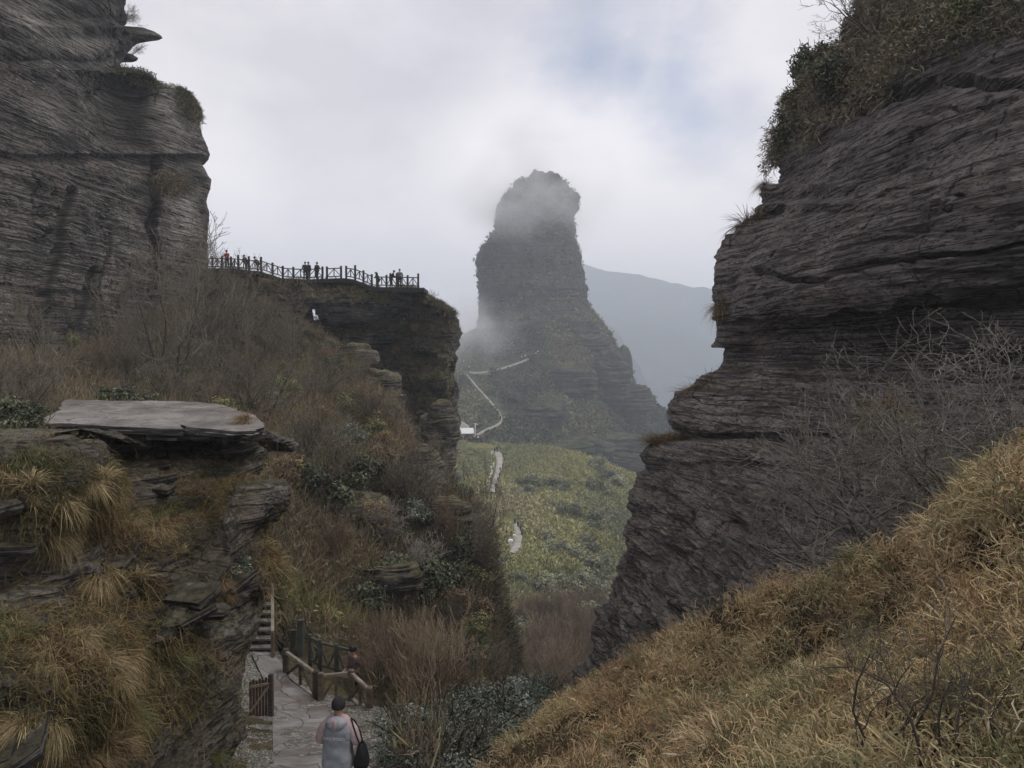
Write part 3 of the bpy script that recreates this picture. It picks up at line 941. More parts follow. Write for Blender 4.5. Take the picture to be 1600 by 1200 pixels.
for i, (px, py, d, r, lab) in enumerate([
        (885, 716, 276, (9, 6, 5.5), 'low dark crag right behind the meadow crest'), (925, 712, 292, (10, 7, 7), 'broken pale crag above the right part of the meadow crest'),
        (975, 715, 318, (13, 8, 10), 'dark cliff between the meadow and the right rock wall'), (900, 600, 338, (9, 7, 9), 'dark crag on the middle of the mountain slope under the pillar'),
        (955, 590, 352, (9, 7, 13), 'tall crag on the right shoulder of the mountain slope'), (925, 550, 372, (8, 7, 8), 'crag where the pillar meets its right shoulder'),
        (850, 650, 300, (9, 6, 5), 'crag low on the mountain slope behind the crest'), (985, 640, 360, (9, 8, 10), 'crag at the right end of the mountain slope')]):
    boulder('crag', P(px, py, d), r, M['rock_pillar'], 420 + i, 0.22, 2.6, 90, 70, lab)

for i, (px, py, r, lab) in enumerate([
        (545, 800, (1.5, 1.0, 0.8), 'low rock step among the scrub in the middle of the hillside'), (700, 830, (1.2, 1.0, 1.3), 'rock step near the valley edge of the hillside'),
        (480, 700, (1.3, 1.0, 0.9), 'rock step behind the outcrop'), (655, 745, (1.2, 1.0, 1.6), 'weathered crag below the ridge prow'), (600, 905, (1.3, 0.9, 0.8), 'dark rock step above the timber railings'),
        (560, 555, (1.6, 1.2, 1.0), 'rock step on the hillside crest under the ridge')]):
    dd_ = float(depth_table(H_ROWS, np.array([px]), np.array([py]))[0]) * (1 + 0.2 * min(max((740 - py) / 200, 0), 1))
    boulder('crag', P(px, py, dd_), r, M['rock_ridge'], 440 + i, 1.5, 0.4, label=lab)

# ================================================================== GREENERY: helpers
def unit(v):
    return v / np.maximum(np.linalg.norm(v, axis=-1, keepdims=True), 1e-9)


def blades(pos, d, L, W, droop, colr, rng, kink=0.0):
    """n tapering blades: 5 vertices each"""
    n = len(pos)
    r = unit(rng.normal(size=(n, 3)))
    s = unit(np.cross(d, r))
    L = np.broadcast_to(L, n)[:, None]
    W = np.broadcast_to(W, n)[:, None]
    dr = np.broadcast_to(droop, n)[:, None]
    g = np.array([0, 0, -1.0])
    mid = pos + d * L * 0.5 + g * dr * L * 0.25 + s * kink * L * rng.normal(size=(n, 1))
    tip = pos + d * L + g * dr * L
    v = np.stack([pos - s * W * 0.35, pos + s * W * 0.35, mid - s * W * 0.5, mid + s * W * 0.5, tip], 1)
    b = np.arange(n)[:, None] * 5
    q = b + np.array([0, 1, 3, 2])
    t = b + np.array([2, 3, 4])
    c = np.repeat(colr, 5, 0)
    return v.reshape(-1, 3), q, t, c


def leaves(pos, nrm, L, W, colr, rng):
    """n rhombus leaves, slightly folded: 4 vertices each"""
    n = len(pos)
    d = unit(np.cross(nrm, unit(rng.normal(size=(n, 3)))))
    s = unit(np.cross(nrm, d))
    L = np.broadcast_to(L, n)[:, None]
    W = np.broadcast_to(W, n)[:, None]
    v = np.stack([pos, pos + d * L * 0.45 + s * W * 0.5 + nrm * W * 0.15, pos + d * L, pos + d * L * 0.45 - s * W * 0.5 + nrm * W * 0.15], 1)
    q = np.arange(n)[:, None] * 4 + np.arange(4)
    return v.reshape(-1, 3), q, np.repeat(colr, 4, 0)


def pick(pal, key, rng, jit=0.18, kn=0.12):
    """palette colours picked by key in 0..1 (with noise) and jittered"""
    pal = np.array(pal, float)
    k = np.clip(key + rng.normal(size=len(key)) * kn, 0, 0.9999) * len(pal)
    c = pal[np.clip(k.astype(int), 0, len(pal) - 1)]
    return np.clip(c * (1 + jit * rng.normal(size=(len(key), 1))), 0.003, 0.9)


def blade_object(name, mat, sets, **kw):
    V, Q, T, Cc, o = [], [], [], [], 0
    for v, q, t, c in sets:
        V.append(v); Q.append(q + o); Cc.append(c)
        if t is not None:
            T.append(t + o)
        o += len(v)
    fs = [np.concatenate(Q)] + ([np.concatenate(T)] if T else [])
    return mesh_from(name, np.concatenate(V), fs, mat, False, np.concatenate(Cc), **kw)


M['leaf'] = attr_mat('leaf', 0.55, 0.35)
M['drygrass'] = attr_mat('dry_grass', 0.75, 0.2)
M['twig'] = attr_mat('twig', 0.8, 0.2)


# ---- branching plants
def grow(rng, out, p, d, L, r, level, maxlev, kids=(5, 5, 4), wander=0.22, up=0.12, ratio=0.55, ang=(0.4, 1.0)):
    ns = 5 if level < 2 else 4
    pts, rad, dirs = [p.copy()], [r], [d.copy()]
    q = p.copy()
    for i in range(ns):
        d = d + rng.normal(size=3) * wander + np.array([0, 0, up])
        d /= np.linalg.norm(d)
        q = q + d * L / ns
        pts.append(q.copy())
        rad.append(r * (1 - 0.75 * (i + 1) / ns))
        dirs.append(d.copy())
    out.append((level, np.array(pts), np.array(rad)))
    if level >= maxlev:
        return
    nk = kids[min(level, len(kids) - 1)]
    for j in range(nk):
        t = 0.25 + 0.75 * (j + rng.random()) / nk
        k = min(int(t * ns), ns - 1)
        a = pts[k] + (pts[k + 1] - pts[k]) * (t * ns - k)
        side = np.cross(dirs[k], rng.normal(size=3))
        side /= np.linalg.norm(side)
        an = rng.uniform(*ang)
        nd = dirs[k] * math.cos(an) + side * math.sin(an)
        grow(rng, out, a, nd, L * ratio * rng.uniform(0.7, 1.2), max(rad[k] * 0.62, 0.0015), level + 1, maxlev, kids, wander, up, ratio, ang)


def tubes(lines, sides=3, rmin=0.0, rscale=1.0):
    V, Fc, o = [], [], 0
    for _, pts, rad in lines:
        t = np.gradient(pts, axis=0)
        t = unit(t)
        ref = np.array([0.3, 0.5, 0.81])
        u = unit(np.cross(t, ref))
        w = np.cross(t, u)
        a = np.arange(sides) / sides * 2 * np.pi
        ring = (u[:, None] * np.cos(a)[None, :, None] + w[:, None] * np.sin(a)[None, :, None]) * np.maximum(rad * rscale, rmin)[:, None, None]
        V.append((pts[:, None] + ring).reshape(-1, 3))
        n = len(pts)
        i = np.arange(n - 1)[:, None] * sides
        j = np.arange(sides)[None]
        j2 = (j + 1) % sides
        Fc.append(np.stack([i + j, i + j2, i + sides + j2, i + sides + j], -1).reshape(-1, 4) + o)
        o += n * sides
    return np.concatenate(V), np.concatenate(Fc)


ZERO = np.zeros(3)


def bare_plant(name, seed, stems=6, height=1.0, spread=0.5, r=0.02, levels=3, kids=(6, 5, 4), c_trunk=(0.06, 0.05, 0.045), c_twig=(0.10, 0.085, 0.075), rmin=0.004,
               leaf=None, **kw):
    """a plant with its foot at the origin: root > trunk, crown"""
    rg = np.random.default_rng(seed)
    out = []
    for s in range(stems):
        a = rg.uniform(0, 2 * np.pi)
        sp = rg.uniform(0.1, 1.0) * spread
        d = np.array([math.cos(a) * sp, math.sin(a) * sp, 1.0])
        d /= np.linalg.norm(d)
        grow(rg, out, np.array([math.cos(a), math.sin(a), 0]) * 0.05 * height, d, height * rg.uniform(0.6, 1.0), r, 0, levels, kids, **kw)
    tr = [x for x in out if x[0] == 0]
    cw = [x for x in out if x[0] > 0]
    root = empty(name)
    v, f = tubes(tr, 4, rmin)
    mesh_from('trunk', v, f, M['twig'], True, np.tile(c_trunk, (len(v), 1)) * (1 + 0.2 * rg.normal(size=(len(v), 1))), parent=root)
    v, f = tubes(cw, 3, rmin * 0.8)
    cc = np.tile(c_twig, (len(v), 1)) * (1 + 0.25 * rg.normal(size=(len(v), 1)))
    if leaf:
        n, L, W, pal = leaf
        ends = np.array([x[1][rg.integers(1, len(x[1]))] for x in cw if x[0] >= levels - 1])
        e = ends[rg.integers(0, len(ends), n)] + rg.normal(size=(n, 3)) * 0.05 * height
        nr = unit(rg.normal(size=(n, 3)) + np.array([0, 0, 0.7]))
        lv, lq, lc = leaves(e, nr, L * rg.uniform(0.6, 1.3, n), W, pick(pal, rg.random(n), rg), rg)
        mesh_from('crown', np.concatenate([v, lv]), np.concatenate([f, lq + len(v)]), M['leaf'], False, np.concatenate([np.clip(cc, 0.01, 1), lc]), parent=root)
    else:
        mesh_from('crown', v, f, M['twig'], True, np.clip(cc, 0.01, 1), parent=root)
    return root


def leafy_plant(name, seed, n=2200, L=0.09, W=0.045, pal=None, c_trunk=(0.05, 0.042, 0.036), flat=0.75, lumps=14, stems=5):
    """evergreen bush about 1 m across and 1 m high with an uneven, open crown"""
    rg = np.random.default_rng(seed)
    out = []
    for s in range(stems):
        a = rg.uniform(0, 2 * np.pi)
        d = np.array([math.cos(a) * 0.7, math.sin(a) * 0.7, 0.9])
        d /= np.linalg.norm(d)
        grow(rg, out, ZERO.copy(), d, rg.uniform(0.5, 0.8), 0.02, 0, 1, (5, 3), 0.2, 0.1)
    root = empty(name)
    v, f = tubes(out, 4, 0.005)
    mesh_from('trunk', v, f, M['twig'], True, np.tile(c_trunk, (len(v), 1)), parent=root)
    c = unit(rg.normal(size=(lumps, 3))) * rg.uniform(0.25, 0.48, (lumps, 1))
    c[:, 2] = np.abs(c[:, 2]) * 1.1 + 0.22
    rr = rg.uniform(0.12, 0.26, lumps)
    k = rg.integers(0, lumps, n)
    dv = unit(rg.normal(size=(n, 3)))
    rad = rr[k] * rg.uniform(0.35, 1.0, n) ** 0.5 * (1 + 0.25 * rg.normal(size=n))
    p = c[k] + dv * rad[:, None] * np.array([1, 1, flat])
    p[:, 2] = np.maximum(p[:, 2], 0.02)
    nr = unit(dv + rg.normal(size=(n, 3)) * 0.6 + np.array([0, 0, 0.6]))
    key = np.clip(0.5 + 0.25 * rg.normal(size=lumps)[k] + 0.12 * rg.normal(size=n), 0, 1)
    lv, lq, lc = leaves(p, nr, L * rg.uniform(0.6, 1.4, n), W, pick(pal, key, rg, 0.25), rg)
    mesh_from('crown', lv, lq, M['leaf'], False, lc, parent=root)
    return root


def tussock(name, seed, n=420, L=0.5, W=0.009, pal=None, droop=0.9, spread=0.8):
    rg = np.random.default_rng(seed)
    a = rg.uniform(0, 2 * np.pi, n)
    sp = rg.uniform(0.1, 1.0, n) * spread
    wind = rg.normal(size=3) * np.array([0.35, 0.35, 0.05])
    d = unit(np.stack([np.cos(a) * sp, np.sin(a) * sp, rg.uniform(0.15, 1.0, n)], -1) + wind + rg.normal(size=(n, 3)) * 0.16)
    base = np.stack([np.cos(a) * 0.09 * sp, np.sin(a) * 0.09 * sp, rg.uniform(-0.05, 0.02, n)], -1)
    # three segments so the blades arch over
    Ls = L * (0.25 + rg.random(n) ** 0.8)[:, None]
    s = unit(np.cross(d, np.array([0, 0, 1.0]) + 0.3 * rg.normal(size=(n, 3))))
    g = np.array([0, 0, -1.0])
    dr = droop * rg.uniform(0.5, 1.3, n)[:, None]
    P_ = [base + d * Ls * t + g * dr * Ls * t * t for t in (0, 0.35, 0.7, 1.0)]
    W_ = [0.6 * W, W, 0.75 * W]
    vv = []
    for q, w in zip(P_[:3], W_):
        vv += [q - s * w / 2, q + s * w / 2]
    vv.append(P_[3])
    v = np.stack(vv, 1).reshape(-1, 3)
    b = np.arange(n)[:, None] * 7
    Q = np.concatenate([b + np.array([0, 1, 3, 2]), b + np.array([2, 3, 5, 4])])
    T = b + np.array([4, 5, 6])
    c = np.repeat(pick(pal, rg.random(n), rg, 0.15), 7, 0)
    o = mesh_from(name, v, [Q, T], M['drygrass'], False, c)
    return o


def copy_tree(root):
    c = root.copy()
    col.objects.link(c)
    for ch in root.children:
        k = ch.copy()
        col.objects.link(k)
        k.parent = c
    return c


class Kind:
    """a plant prototype: the first use takes the prototype itself, later uses are copies"""
    def __init__(s, protos):
        s.protos = protos
        s.used = [False] * len(protos)

    def place(s, i, loc, scale, rz, tilt=(0, 0), **lab):
        i %= len(s.protos)
        o = s.protos[i] if not s.used[i] else copy_tree(s.protos[i])
        s.used[i] = True
        o.location = Vector([float(v) for v in loc])
        o.rotation_euler = (tilt[0], tilt[1], rz)
        o.scale = (scale, scale, scale) if not isinstance(scale, tuple) else scale
        tag(o, lab.get('label'), lab.get('cat'), lab.get('group'))
        return o

    def drop_unused(s):
        for o, u in zip(s.protos, s.used):
            if not u:
                for ch in list(o.children):
                    bpy.data.objects.remove(ch)
                bpy.data.objects.remove(o)


def size_word(t):
    return 'small' if t < 0.34 else ('middle sized' if t < 0.67 else 'large')


def zone_h(x, y):
    if y < 560: return 'just below the ridge railing'
    if y < 700: return 'behind the flat slab' if x < 430 else 'near the round topped crag'
    if y < 860: return 'right of the slab outcrop' if x < 560 else 'at the valley edge of the hillside'
    if y < 1000: return 'above the timber railings' if x < 600 else 'low on the valley side'
    return 'beside the railings and gravel'


def zone_g(x, y):
    a = 'on the crest' if y < 770 else ('halfway down' if y < 880 else 'near the bottom')
    return a + (' left of the trail' if x < 775 else (' beside the trail' if x < 850 else ' towards the right wall'))


def zone_k(x, y):
    return ('above' if y < 620 else 'below') + ' the middle of the slope, ' + ('under the pillar' if x < 900 else 'near the right shoulder')


def zone_e(x, y):
    return 'at the very top' if y < 60 else ('on the outer rim' if x < 1330 else 'above the bedded rock')


def scatter(kind, surf, n, mask, smin, smax, label, cat, group, seed, sink=0.1, tilt=0.2, up=True, flat=None):
    rg = np.random.default_rng(seed)
    p, nr = surf.sample(n, rg, mask)
    qx, qy, _ = proj(p)
    zone = zone_h if surf is H else zone_g if surf is G else zone_k if surf is K else zone_e if surf is E else (lambda x, y: '')
    for i in range(len(p)):
        sc = rg.uniform(smin, smax)
        lab = f'{size_word((sc - smin) / (smax - smin))} {label} {zone(qx[i], qy[i])}'.strip()
        s3 = (sc, sc, sc * (flat or 1) * rg.uniform(0.85, 1.15))
        kind.place(int(rg.integers(0, 99)), p[i] - np.array([0, 0, sink * sc]), s3, rg.uniform(0, 6.28),
                   (rg.normal() * tilt, rg.normal() * tilt), label=lab, cat=cat, group=group)


# ================================================================== GREENERY: ground cover
rg = np.random.default_rng(3)


def cover(surf, n, mask, pal, keyf, L, W, lift, droop=0.3, up=0.8, seed=1, kink=0.1, spread=1.0, tosky=0.6, jit=0.18, kn=0.12):
    r = np.random.default_rng(seed)
    p, nr = surf.sample(n, r, mask)
    n = len(p)
    d = unit(nr * (1 - tosky) * up + np.array([0, 0, up * tosky]) + r.normal(size=(n, 3)) * 0.55 * spread)
    p = p + nr * (r.random((n, 1)) ** 1.5) * lift
    px, py, dd = proj(p)
    key = keyf(px, py, p)
    return blades(p, d, r.uniform(0.55, 1.4, n) * L, r.uniform(0.6, 1.3, n) * W, droop * r.uniform(0.2, 1.5, n), pick(pal, key, r, jit, kn), r, kink)


def fkey(k, seed, lo=0.5, amp=0.55):
    return lambda px, py, p: np.clip(lo + amp * fbm(p[:, 0] * k, p[:, 1] * k, p[:, 2] * k, 4, seed), 0, 1)


# slope beside the camera: short dry bamboo grass
PAL_DRY = [(0.15, 0.145, 0.068), (0.25, 0.22, 0.112), (0.35, 0.29, 0.155), (0.41, 0.32, 0.17), (0.38, 0.26, 0.138), (0.26, 0.175, 0.10)]
PAL_PALE = [(0.42, 0.36, 0.24), (0.33, 0.26, 0.15), (0.5, 0.45, 0.33)]


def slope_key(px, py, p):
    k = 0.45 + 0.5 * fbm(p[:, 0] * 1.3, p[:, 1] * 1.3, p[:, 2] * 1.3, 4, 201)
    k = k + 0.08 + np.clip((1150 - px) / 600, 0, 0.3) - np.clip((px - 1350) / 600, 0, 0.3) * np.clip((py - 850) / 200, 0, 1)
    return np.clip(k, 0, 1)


sets = []
for i, (n, L, W, lift, dr, sp) in enumerate(((210000, 0.085, 0.0075, 0.18, 0.25, 1.1), (90000, 0.15, 0.009, 0.26, 0.4, 0.9))):
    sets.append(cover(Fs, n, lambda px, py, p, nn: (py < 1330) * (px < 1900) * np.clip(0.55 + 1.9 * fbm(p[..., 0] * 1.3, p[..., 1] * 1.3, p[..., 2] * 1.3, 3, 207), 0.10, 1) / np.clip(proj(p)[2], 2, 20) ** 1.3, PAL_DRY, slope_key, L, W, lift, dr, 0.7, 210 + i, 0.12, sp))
sets.append(cover(Fs, 16000, lambda px, py, p, nn: (py < 1330) / np.clip(proj(p)[2], 2, 20) ** 1.4, PAL_PALE, fkey(2, 205), 0.12, 0.010, 0.22, 0.4, 0.6, 214, 0.2, 1.4))
# taller matted clumps
rcl = np.random.default_rng(219)
cp, cn = Fs.sample(460, rcl, lambda px, py, p, nn: (py < 1330) * (px < 1900) / np.clip(proj(p)[2], 2, 20) ** 0.8)
k = np.repeat(np.arange(len(cp)), 150)
n_ = len(k)
rad = rcl.uniform(0.08, 0.3, len(cp))[k]
an = rcl.uniform(0, 2 * np.pi, n_)
rr = np.sqrt(rcl.random(n_)) * rad
bp = cp[k] + np.stack([np.cos(an) * rr, np.sin(an) * rr, rcl.uniform(-0.05, 0.12, n_)], -1)
lean = unit(rcl.normal(size=(len(cp), 3)) * np.array([1, 1, 0.1]))[k]
dd = unit(np.stack([np.cos(an) * 0.4, np.sin(an) * 0.4, 0.8 + 0 * an], -1) + lean * 0.5 + rcl.normal(size=(n_, 3)) * 0.25)
kk = np.clip(rcl.random(len(cp))[k] * 0.9, 0, 1)
sets.append(blades(bp, dd, rcl.uniform(0.14, 0.38, n_), rcl.uniform(0.006, 0.012, n_), rcl.uniform(0.2, 0.8, n_), pick(PAL_DRY + [(0.42, 0.35, 0.22)], kk, rcl), rcl, 0.12))
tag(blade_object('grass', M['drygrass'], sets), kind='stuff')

# hillside undergrowth
PAL_HILL = [(0.070, 0.064, 0.042), (0.119, 0.105, 0.070), (0.182, 0.151, 0.101), (0.224, 0.175, 0.115), (0.210, 0.151, 0.098), (0.182, 0.175, 0.081), (0.238, 0.224, 0.098)]


def hill_key(px, py, p):
    k = 0.38 + 0.55 * fbm(p[:, 0] * 0.5, p[:, 1] * 0.5, p[:, 2] * 0.5, 4, 221)
    k = k + 0.45 * ell(px, py, 500, 960, 90, 90, 0.8) + 0.22 * ell(px, py, 560, 700, 110, 110, 0.7) - 0.2 * ell(px, py, 640, 830, 120, 80, 0.8) + 0.2 * ell(px, py, 680, 1070, 80, 60, 0.8)
    return np.clip(k, 0, 1)


vis = lambda px, py, p, nn: ((py < 1210) & (py > 450) & ~((px < 415) & (py > 690) & (py < 1230))) * (1 - np.clip((py - 1010) / 12, 0, 1) * (px < 575)) * (1 - ((px < 625) & (py > 1095))) / np.clip(proj(p)[2], 10, 60) ** 0.5
sets = [cover(H, 170000, vis, PAL_HILL, hill_key, 0.42, 0.026, 0.45, 0.15, 1.0, 230, 0.15, 1.0),
        cover(H, 70000, vis, PAL_HILL, hill_key, 0.8, 0.022, 0.3, 0.0, 1.2, 231, 0.1, 0.7),
        cover(H, 60000, vis, PAL_HILL, hill_key, 0.16, 0.07, 0.5, 0.1, 0.6, 232, 0.1, 1.6)]
tag(blade_object('undergrowth', M['twig'], sets), kind='stuff')

# meadow of dwarf bamboo in the valley
PAL_MEADOW = [(0.16, 0.17, 0.095), (0.22, 0.225, 0.105), (0.29, 0.285, 0.12), (0.36, 0.345, 0.14), (0.40, 0.37, 0.17), (0.36, 0.31, 0.175)]


def meadow_key(px, py, p):
    k = 0.60 + 0.4 * fbm(p[:, 0] * 0.04, p[:, 1] * 0.04, p[:, 2] * 0.04, 4, 241)
    k = k - 0.45 * np.clip((px - 880) / 120, 0, 1) * np.clip((py - 740) / 60, 0, 1) - 0.4 * np.clip((py - 870) / 60, 0, 1)
    return np.clip(k, 0, 1)


TRAIL1 = [(738, 694), (765, 701), (776, 706), (781, 716), (777, 735), (771, 755), (768, 770)]
TRAIL2 = [(793, 805), (802, 812), (810, 822), (813, 838), (808, 852), (802, 862)]


def off_trail(px, py):
    return (pixel_groove(px, py, TRAIL1, 8) + pixel_groove(px, py, TRAIL2, 9)) < 0.05


mv = lambda px, py, p, nn: off_trail(px, py) * (px > 680) * (py < 1150) * (px < 1090) / np.clip(proj(p)[2], 40, 240) ** 1.2
sets = [cover(G, 150000, mv, PAL_MEADOW, meadow_key, 0.8, 0.28, 0.5, 0.2, 0.8, 250, 0.1, 1.2, 0.6, 0.10, 0.06),
        cover(G, 60000, lambda px, py, p, nn: mv(px, py, p, nn) * (proj(p)[2] < 130), PAL_MEADOW, meadow_key, 0.7, 0.12, 0.6, 0.2, 1.0, 251, 0.1, 1.0, 0.6, 0.12, 0.08)]
tag(blade_object('meadow_bamboo', M['leaf'], sets), kind='stuff')
# scrub on the pillar and its foot
PAL_FAR = [(0.035, 0.04, 0.025), (0.07, 0.076, 0.042), (0.12, 0.122, 0.06), (0.20, 0.18, 0.095), (0.17, 0.13, 0.085)]
KT1 = [(732, 578), (745, 580), (762, 578), (790, 571), (815, 562), (836, 553)]
KT2 = [(729, 582), (740, 596), (754, 610), (768, 626), (780, 640), (787, 653), (778, 662), (758, 670), (745, 679)]
sets = [cover(K, 90000, lambda px, py, p, nn: (px > 690) * (px < 1080) * (py < 745) * (pixel_groove(px, py, KT1, 7) + pixel_groove(px, py, KT2, 7) < 0.05) * (0.25 + np.clip(fbm(p[..., 0] * 0.05, p[..., 1] * 0.05, p[..., 2] * 0.05, 3, 77) * 2, 0, 1)), PAL_FAR, fkey(0.025, 261, 0.42, 0.9), 1.3, 0.6, 1.3, 0.2, 0.8, 260, 0.1, 1.3),
        cover(Pl, 9000, lambda px, py, p, nn: np.clip(nn[..., 2] + 0.02, 0, 1) * (py > 275), PAL_FAR, fkey(0.05, 262), 1.5, 0.7, 0.8, 0.3, 0.8, 263, 0.1, 1.2)]
tag(blade_object('mountain_scrub', M['leaf'], sets), kind='stuff')

# brow of the right cliff
BROW = [(1190, 265), (1240, 235), (1300, 200), (1360, 165), (1420, 110), (1480, 85), (1540, 65), (1700, 70)]
brow = lambda px, py, p, nn: (py < itab(BROW, px) + 12 * np.sin(px * 0.11)) * (px > 1195) * (px < 1690) * (py > -85)
PAL_BROW = [(0.045, 0.045, 0.027), (0.085, 0.078, 0.042), (0.15, 0.13, 0.07), (0.24, 0.20, 0.12), (0.18, 0.13, 0.085)]
sets = [cover(E, 60000, brow, PAL_BROW, fkey(0.5, 271), 0.28, 0.026, 0.55, 0.5, 0.9, 270, 0.15, 1.1, 0.3),
        cover(E, 26000, brow, PAL_BROW, fkey(0.5, 272), 0.12, 0.05, 0.7, 0.3, 0.7, 273, 0.1, 1.5, 0.3)]
tag(blade_object('brow_bamboo', M['leaf'], sets), kind='stuff')

# turf on the ridge top and ledges
PAL_RIDGE = [(0.078, 0.068, 0.044), (0.130, 0.111, 0.070), (0.182, 0.150, 0.091), (0.156, 0.150, 0.072)]
rt = lambda px, py, p, nn: (py < 760) * np.clip(nn[..., 2] * 1.4 - 0.1, 0, 1) * (ell(px, py, 640, 490, 90, 34, 0.4) + ell(px, py, 340, 440, 60, 22, 0.4) + 0.25) * (py > itab(B_T, px) + 5)
sets = [cover(B, 65000, rt, PAL_RIDGE, fkey(0.4, 281), 0.5, 0.05, 0.5, 0.3, 0.9, 280, 0.1, 1.1)]
at = lambda px, py, p, nn: (ell(px, py, 260, 118, 60, 16, 0.5) + ell(px, py, 300, 150, 22, 34, 0.4) + ell(px, py, 265, 288, 26, 14, 0.5)) * (nn[..., 2] > -0.3)
sets.append(cover(A, 16000, at, PAL_BROW, fkey(0.4, 282), 0.42, 0.05, 0.35, 0.5, 0.9, 283, 0.1, 1.1))
tag(blade_object('ledge_turf', M['twig'], sets), kind='stuff')

# short turf between the tussocks of the outcrop
PAL_NEAR = [(0.045, 0.040, 0.018), (0.09, 0.075, 0.03), (0.15, 0.115, 0.05), (0.20, 0.145, 0.065), (0.13, 0.075, 0.04)]
cm = lambda px, py, p, nn: (ell(px, py, 60, 775, 120, 60, 0.3) + ell(px, py, 130, 1050, 170, 90, 0.35) + 0.6 * ell(px, py, 235, 830, 70, 35, 0.4) + 0.5 * ell(px, py, 190, 915, 60, 22, 0.4) + 0.5 * ell(px, py, 110, 1170, 90, 40, 0.4)
                            + 0.5 * ell(px, py, 330, 770, 60, 40, 0.4) + 0.6 * ell(px, py, 420, 880, 26, 40, 0.4) + 0.03)
sets = [cover(C, 80000, cm, PAL_NEAR, fkey(1.6, 291), 0.17, 0.007, 0.10, 0.9, 0.6, 290, 0.15, 1.0, 0.3)]
tag(blade_object('outcrop_turf', M['drygrass'], sets), kind='stuff')

# ================================================================== PLANTS ONE BY ONE
BR_DARK = dict(c_trunk=(0.078, 0.066, 0.055), c_twig=(0.175, 0.148, 0.112))
BR_GREY = dict(c_trunk=(0.143, 0.130, 0.114), c_twig=(0.273, 0.247, 0.215))
BR_RED = dict(c_trunk=(0.10, 0.085, 0.065), c_twig=(0.23, 0.175, 0.12))
G_GREY = [(0.065, 0.078, 0.052), (0.130, 0.146, 0.104), (0.208, 0.224, 0.176), (0.338, 0.345, 0.299)]
G_OLIVE = [(0.072, 0.081, 0.034), (0.130, 0.140, 0.055), (0.195, 0.195, 0.078), (0.273, 0.247, 0.111)]
G_DARK = [(0.039, 0.047, 0.026), (0.072, 0.083, 0.044), (0.117, 0.130, 0.072)]
G_GULLY = [(0.09, 0.10, 0.055), (0.14, 0.15, 0.075), (0.19, 0.195, 0.10), (0.25, 0.25, 0.16)]
G_THICK = [(0.04, 0.05, 0.034), (0.08, 0.092, 0.066), (0.13, 0.145, 0.11), (0.20, 0.215, 0.18)]
G_RUST = [(0.117, 0.085, 0.047), (0.208, 0.143, 0.072), (0.299, 0.202, 0.098), (0.221, 0.182, 0.078)]

bare_dark = Kind([bare_plant('bare_shrub', 11 + i, 7, 1.0, 0.75, 0.018, 3, (6, 5, 4), rmin=0.0045, **BR_DARK) for i in range(3)])
bare_grey = Kind([bare_plant('bare_shrub', 21 + i, 6, 1.0, 0.9, 0.018, 3, (6, 5, 3), rmin=0.005, ang=(0.5, 1.2), **BR_GREY) for i in range(2)])
bare_red = Kind([bare_plant('bare_shrub', 31 + i, 10, 1.0, 0.6, 0.012, 3, (6, 5, 4), rmin=0.004, ang=(0.25, 0.7), up=0.2, **BR_RED) for i in range(2)])
bare_tree = Kind([bare_plant('bare_tree', 41 + i, 4, 1.0, 0.7, 0.022, 4, (5, 5, 4, 3), rmin=0.0026, ang=(0.35, 0.85), up=0.16, **BR_DARK) for i in range(3)])
ever_grey = Kind([leafy_plant('evergreen_shrub', 51 + i, 2600, 0.075, 0.035, G_GREY) for i in range(3)])
thick_leaf = Kind([leafy_plant('evergreen_shrub', 56 + i, 9000, 0.036, 0.019, G_THICK, lumps=22, stems=7) for i in range(2)])
ever_olive = Kind([leafy_plant('evergreen_shrub', 61 + i, 2400, 0.08, 0.035, G_OLIVE) for i in range(2)])
ever_dark = Kind([leafy_plant('evergreen_shrub', 71 + i, 2400, 0.08, 0.04, G_DARK) for i in range(2)])
ever_gully = Kind([leafy_plant('evergreen_shrub', 251 + i, 1800, 0.10, 0.05, G_GULLY, lumps=9) for i in range(3)])
tree_far = Kind([leafy_plant('evergreen_tree', 261 + i, 1400, 0.10, 0.055, [(0.06, 0.07, 0.04), (0.085, 0.095, 0.055), (0.11, 0.118, 0.07)], lumps=8) for i in range(3)])
rust = Kind([leafy_plant('leafy_shrub', 81 + i, 2400, 0.07, 0.03, G_RUST) for i in range(2)])

# -- hillside below the ridge
H_EDGE = [(470, 400), (520, 500), (565, 560), (640, 610), (690, 645), (735, 682), (765, 712), (795, 738), (830, 752), (870, 758), (910, 758), (950, 754), (1000, 744), (1060, 748), (1200, 830)]
near = lambda f: (lambda px, py, p, nn: f(px, py) * (px < itab(H_EDGE, py) - 22) * (1 - (ell(px, py, 410, 985, 40, 60, 0.2) > 0)) * (proj(p)[2] > 15) * ~((px < 415) & (py > 690)) * ~((px < 600) & (py > 985)) * ~((px < 640) & (py > 1080)) * (py < 1190) * (py > 470))
S = scatter
S(bare_dark, H, 52, near(lambda x, y: 0.3 + ell(x, y, 330, 560, 170, 90, 0.5) + 0.5 * ell(x, y, 520, 640, 90, 90, 0.6)), 1.6, 3.2, 'leafless dark brown shrub', 'shrub', 'leafless brown shrubs on the hillside under the ridge', 101)
S(bare_red, H, 30, near(lambda x, y: 0.2 + 1.2 * ell(x, y, 660, 1060, 120, 70, 0.6) + ell(x, y, 520, 570, 80, 50, 0.5) + ell(x, y, 760, 900, 60, 60, 0.5)), 0.9, 1.8, 'reddish brown leafless shrub', 'shrub', 'reddish leafless shrubs on the hillside', 102)
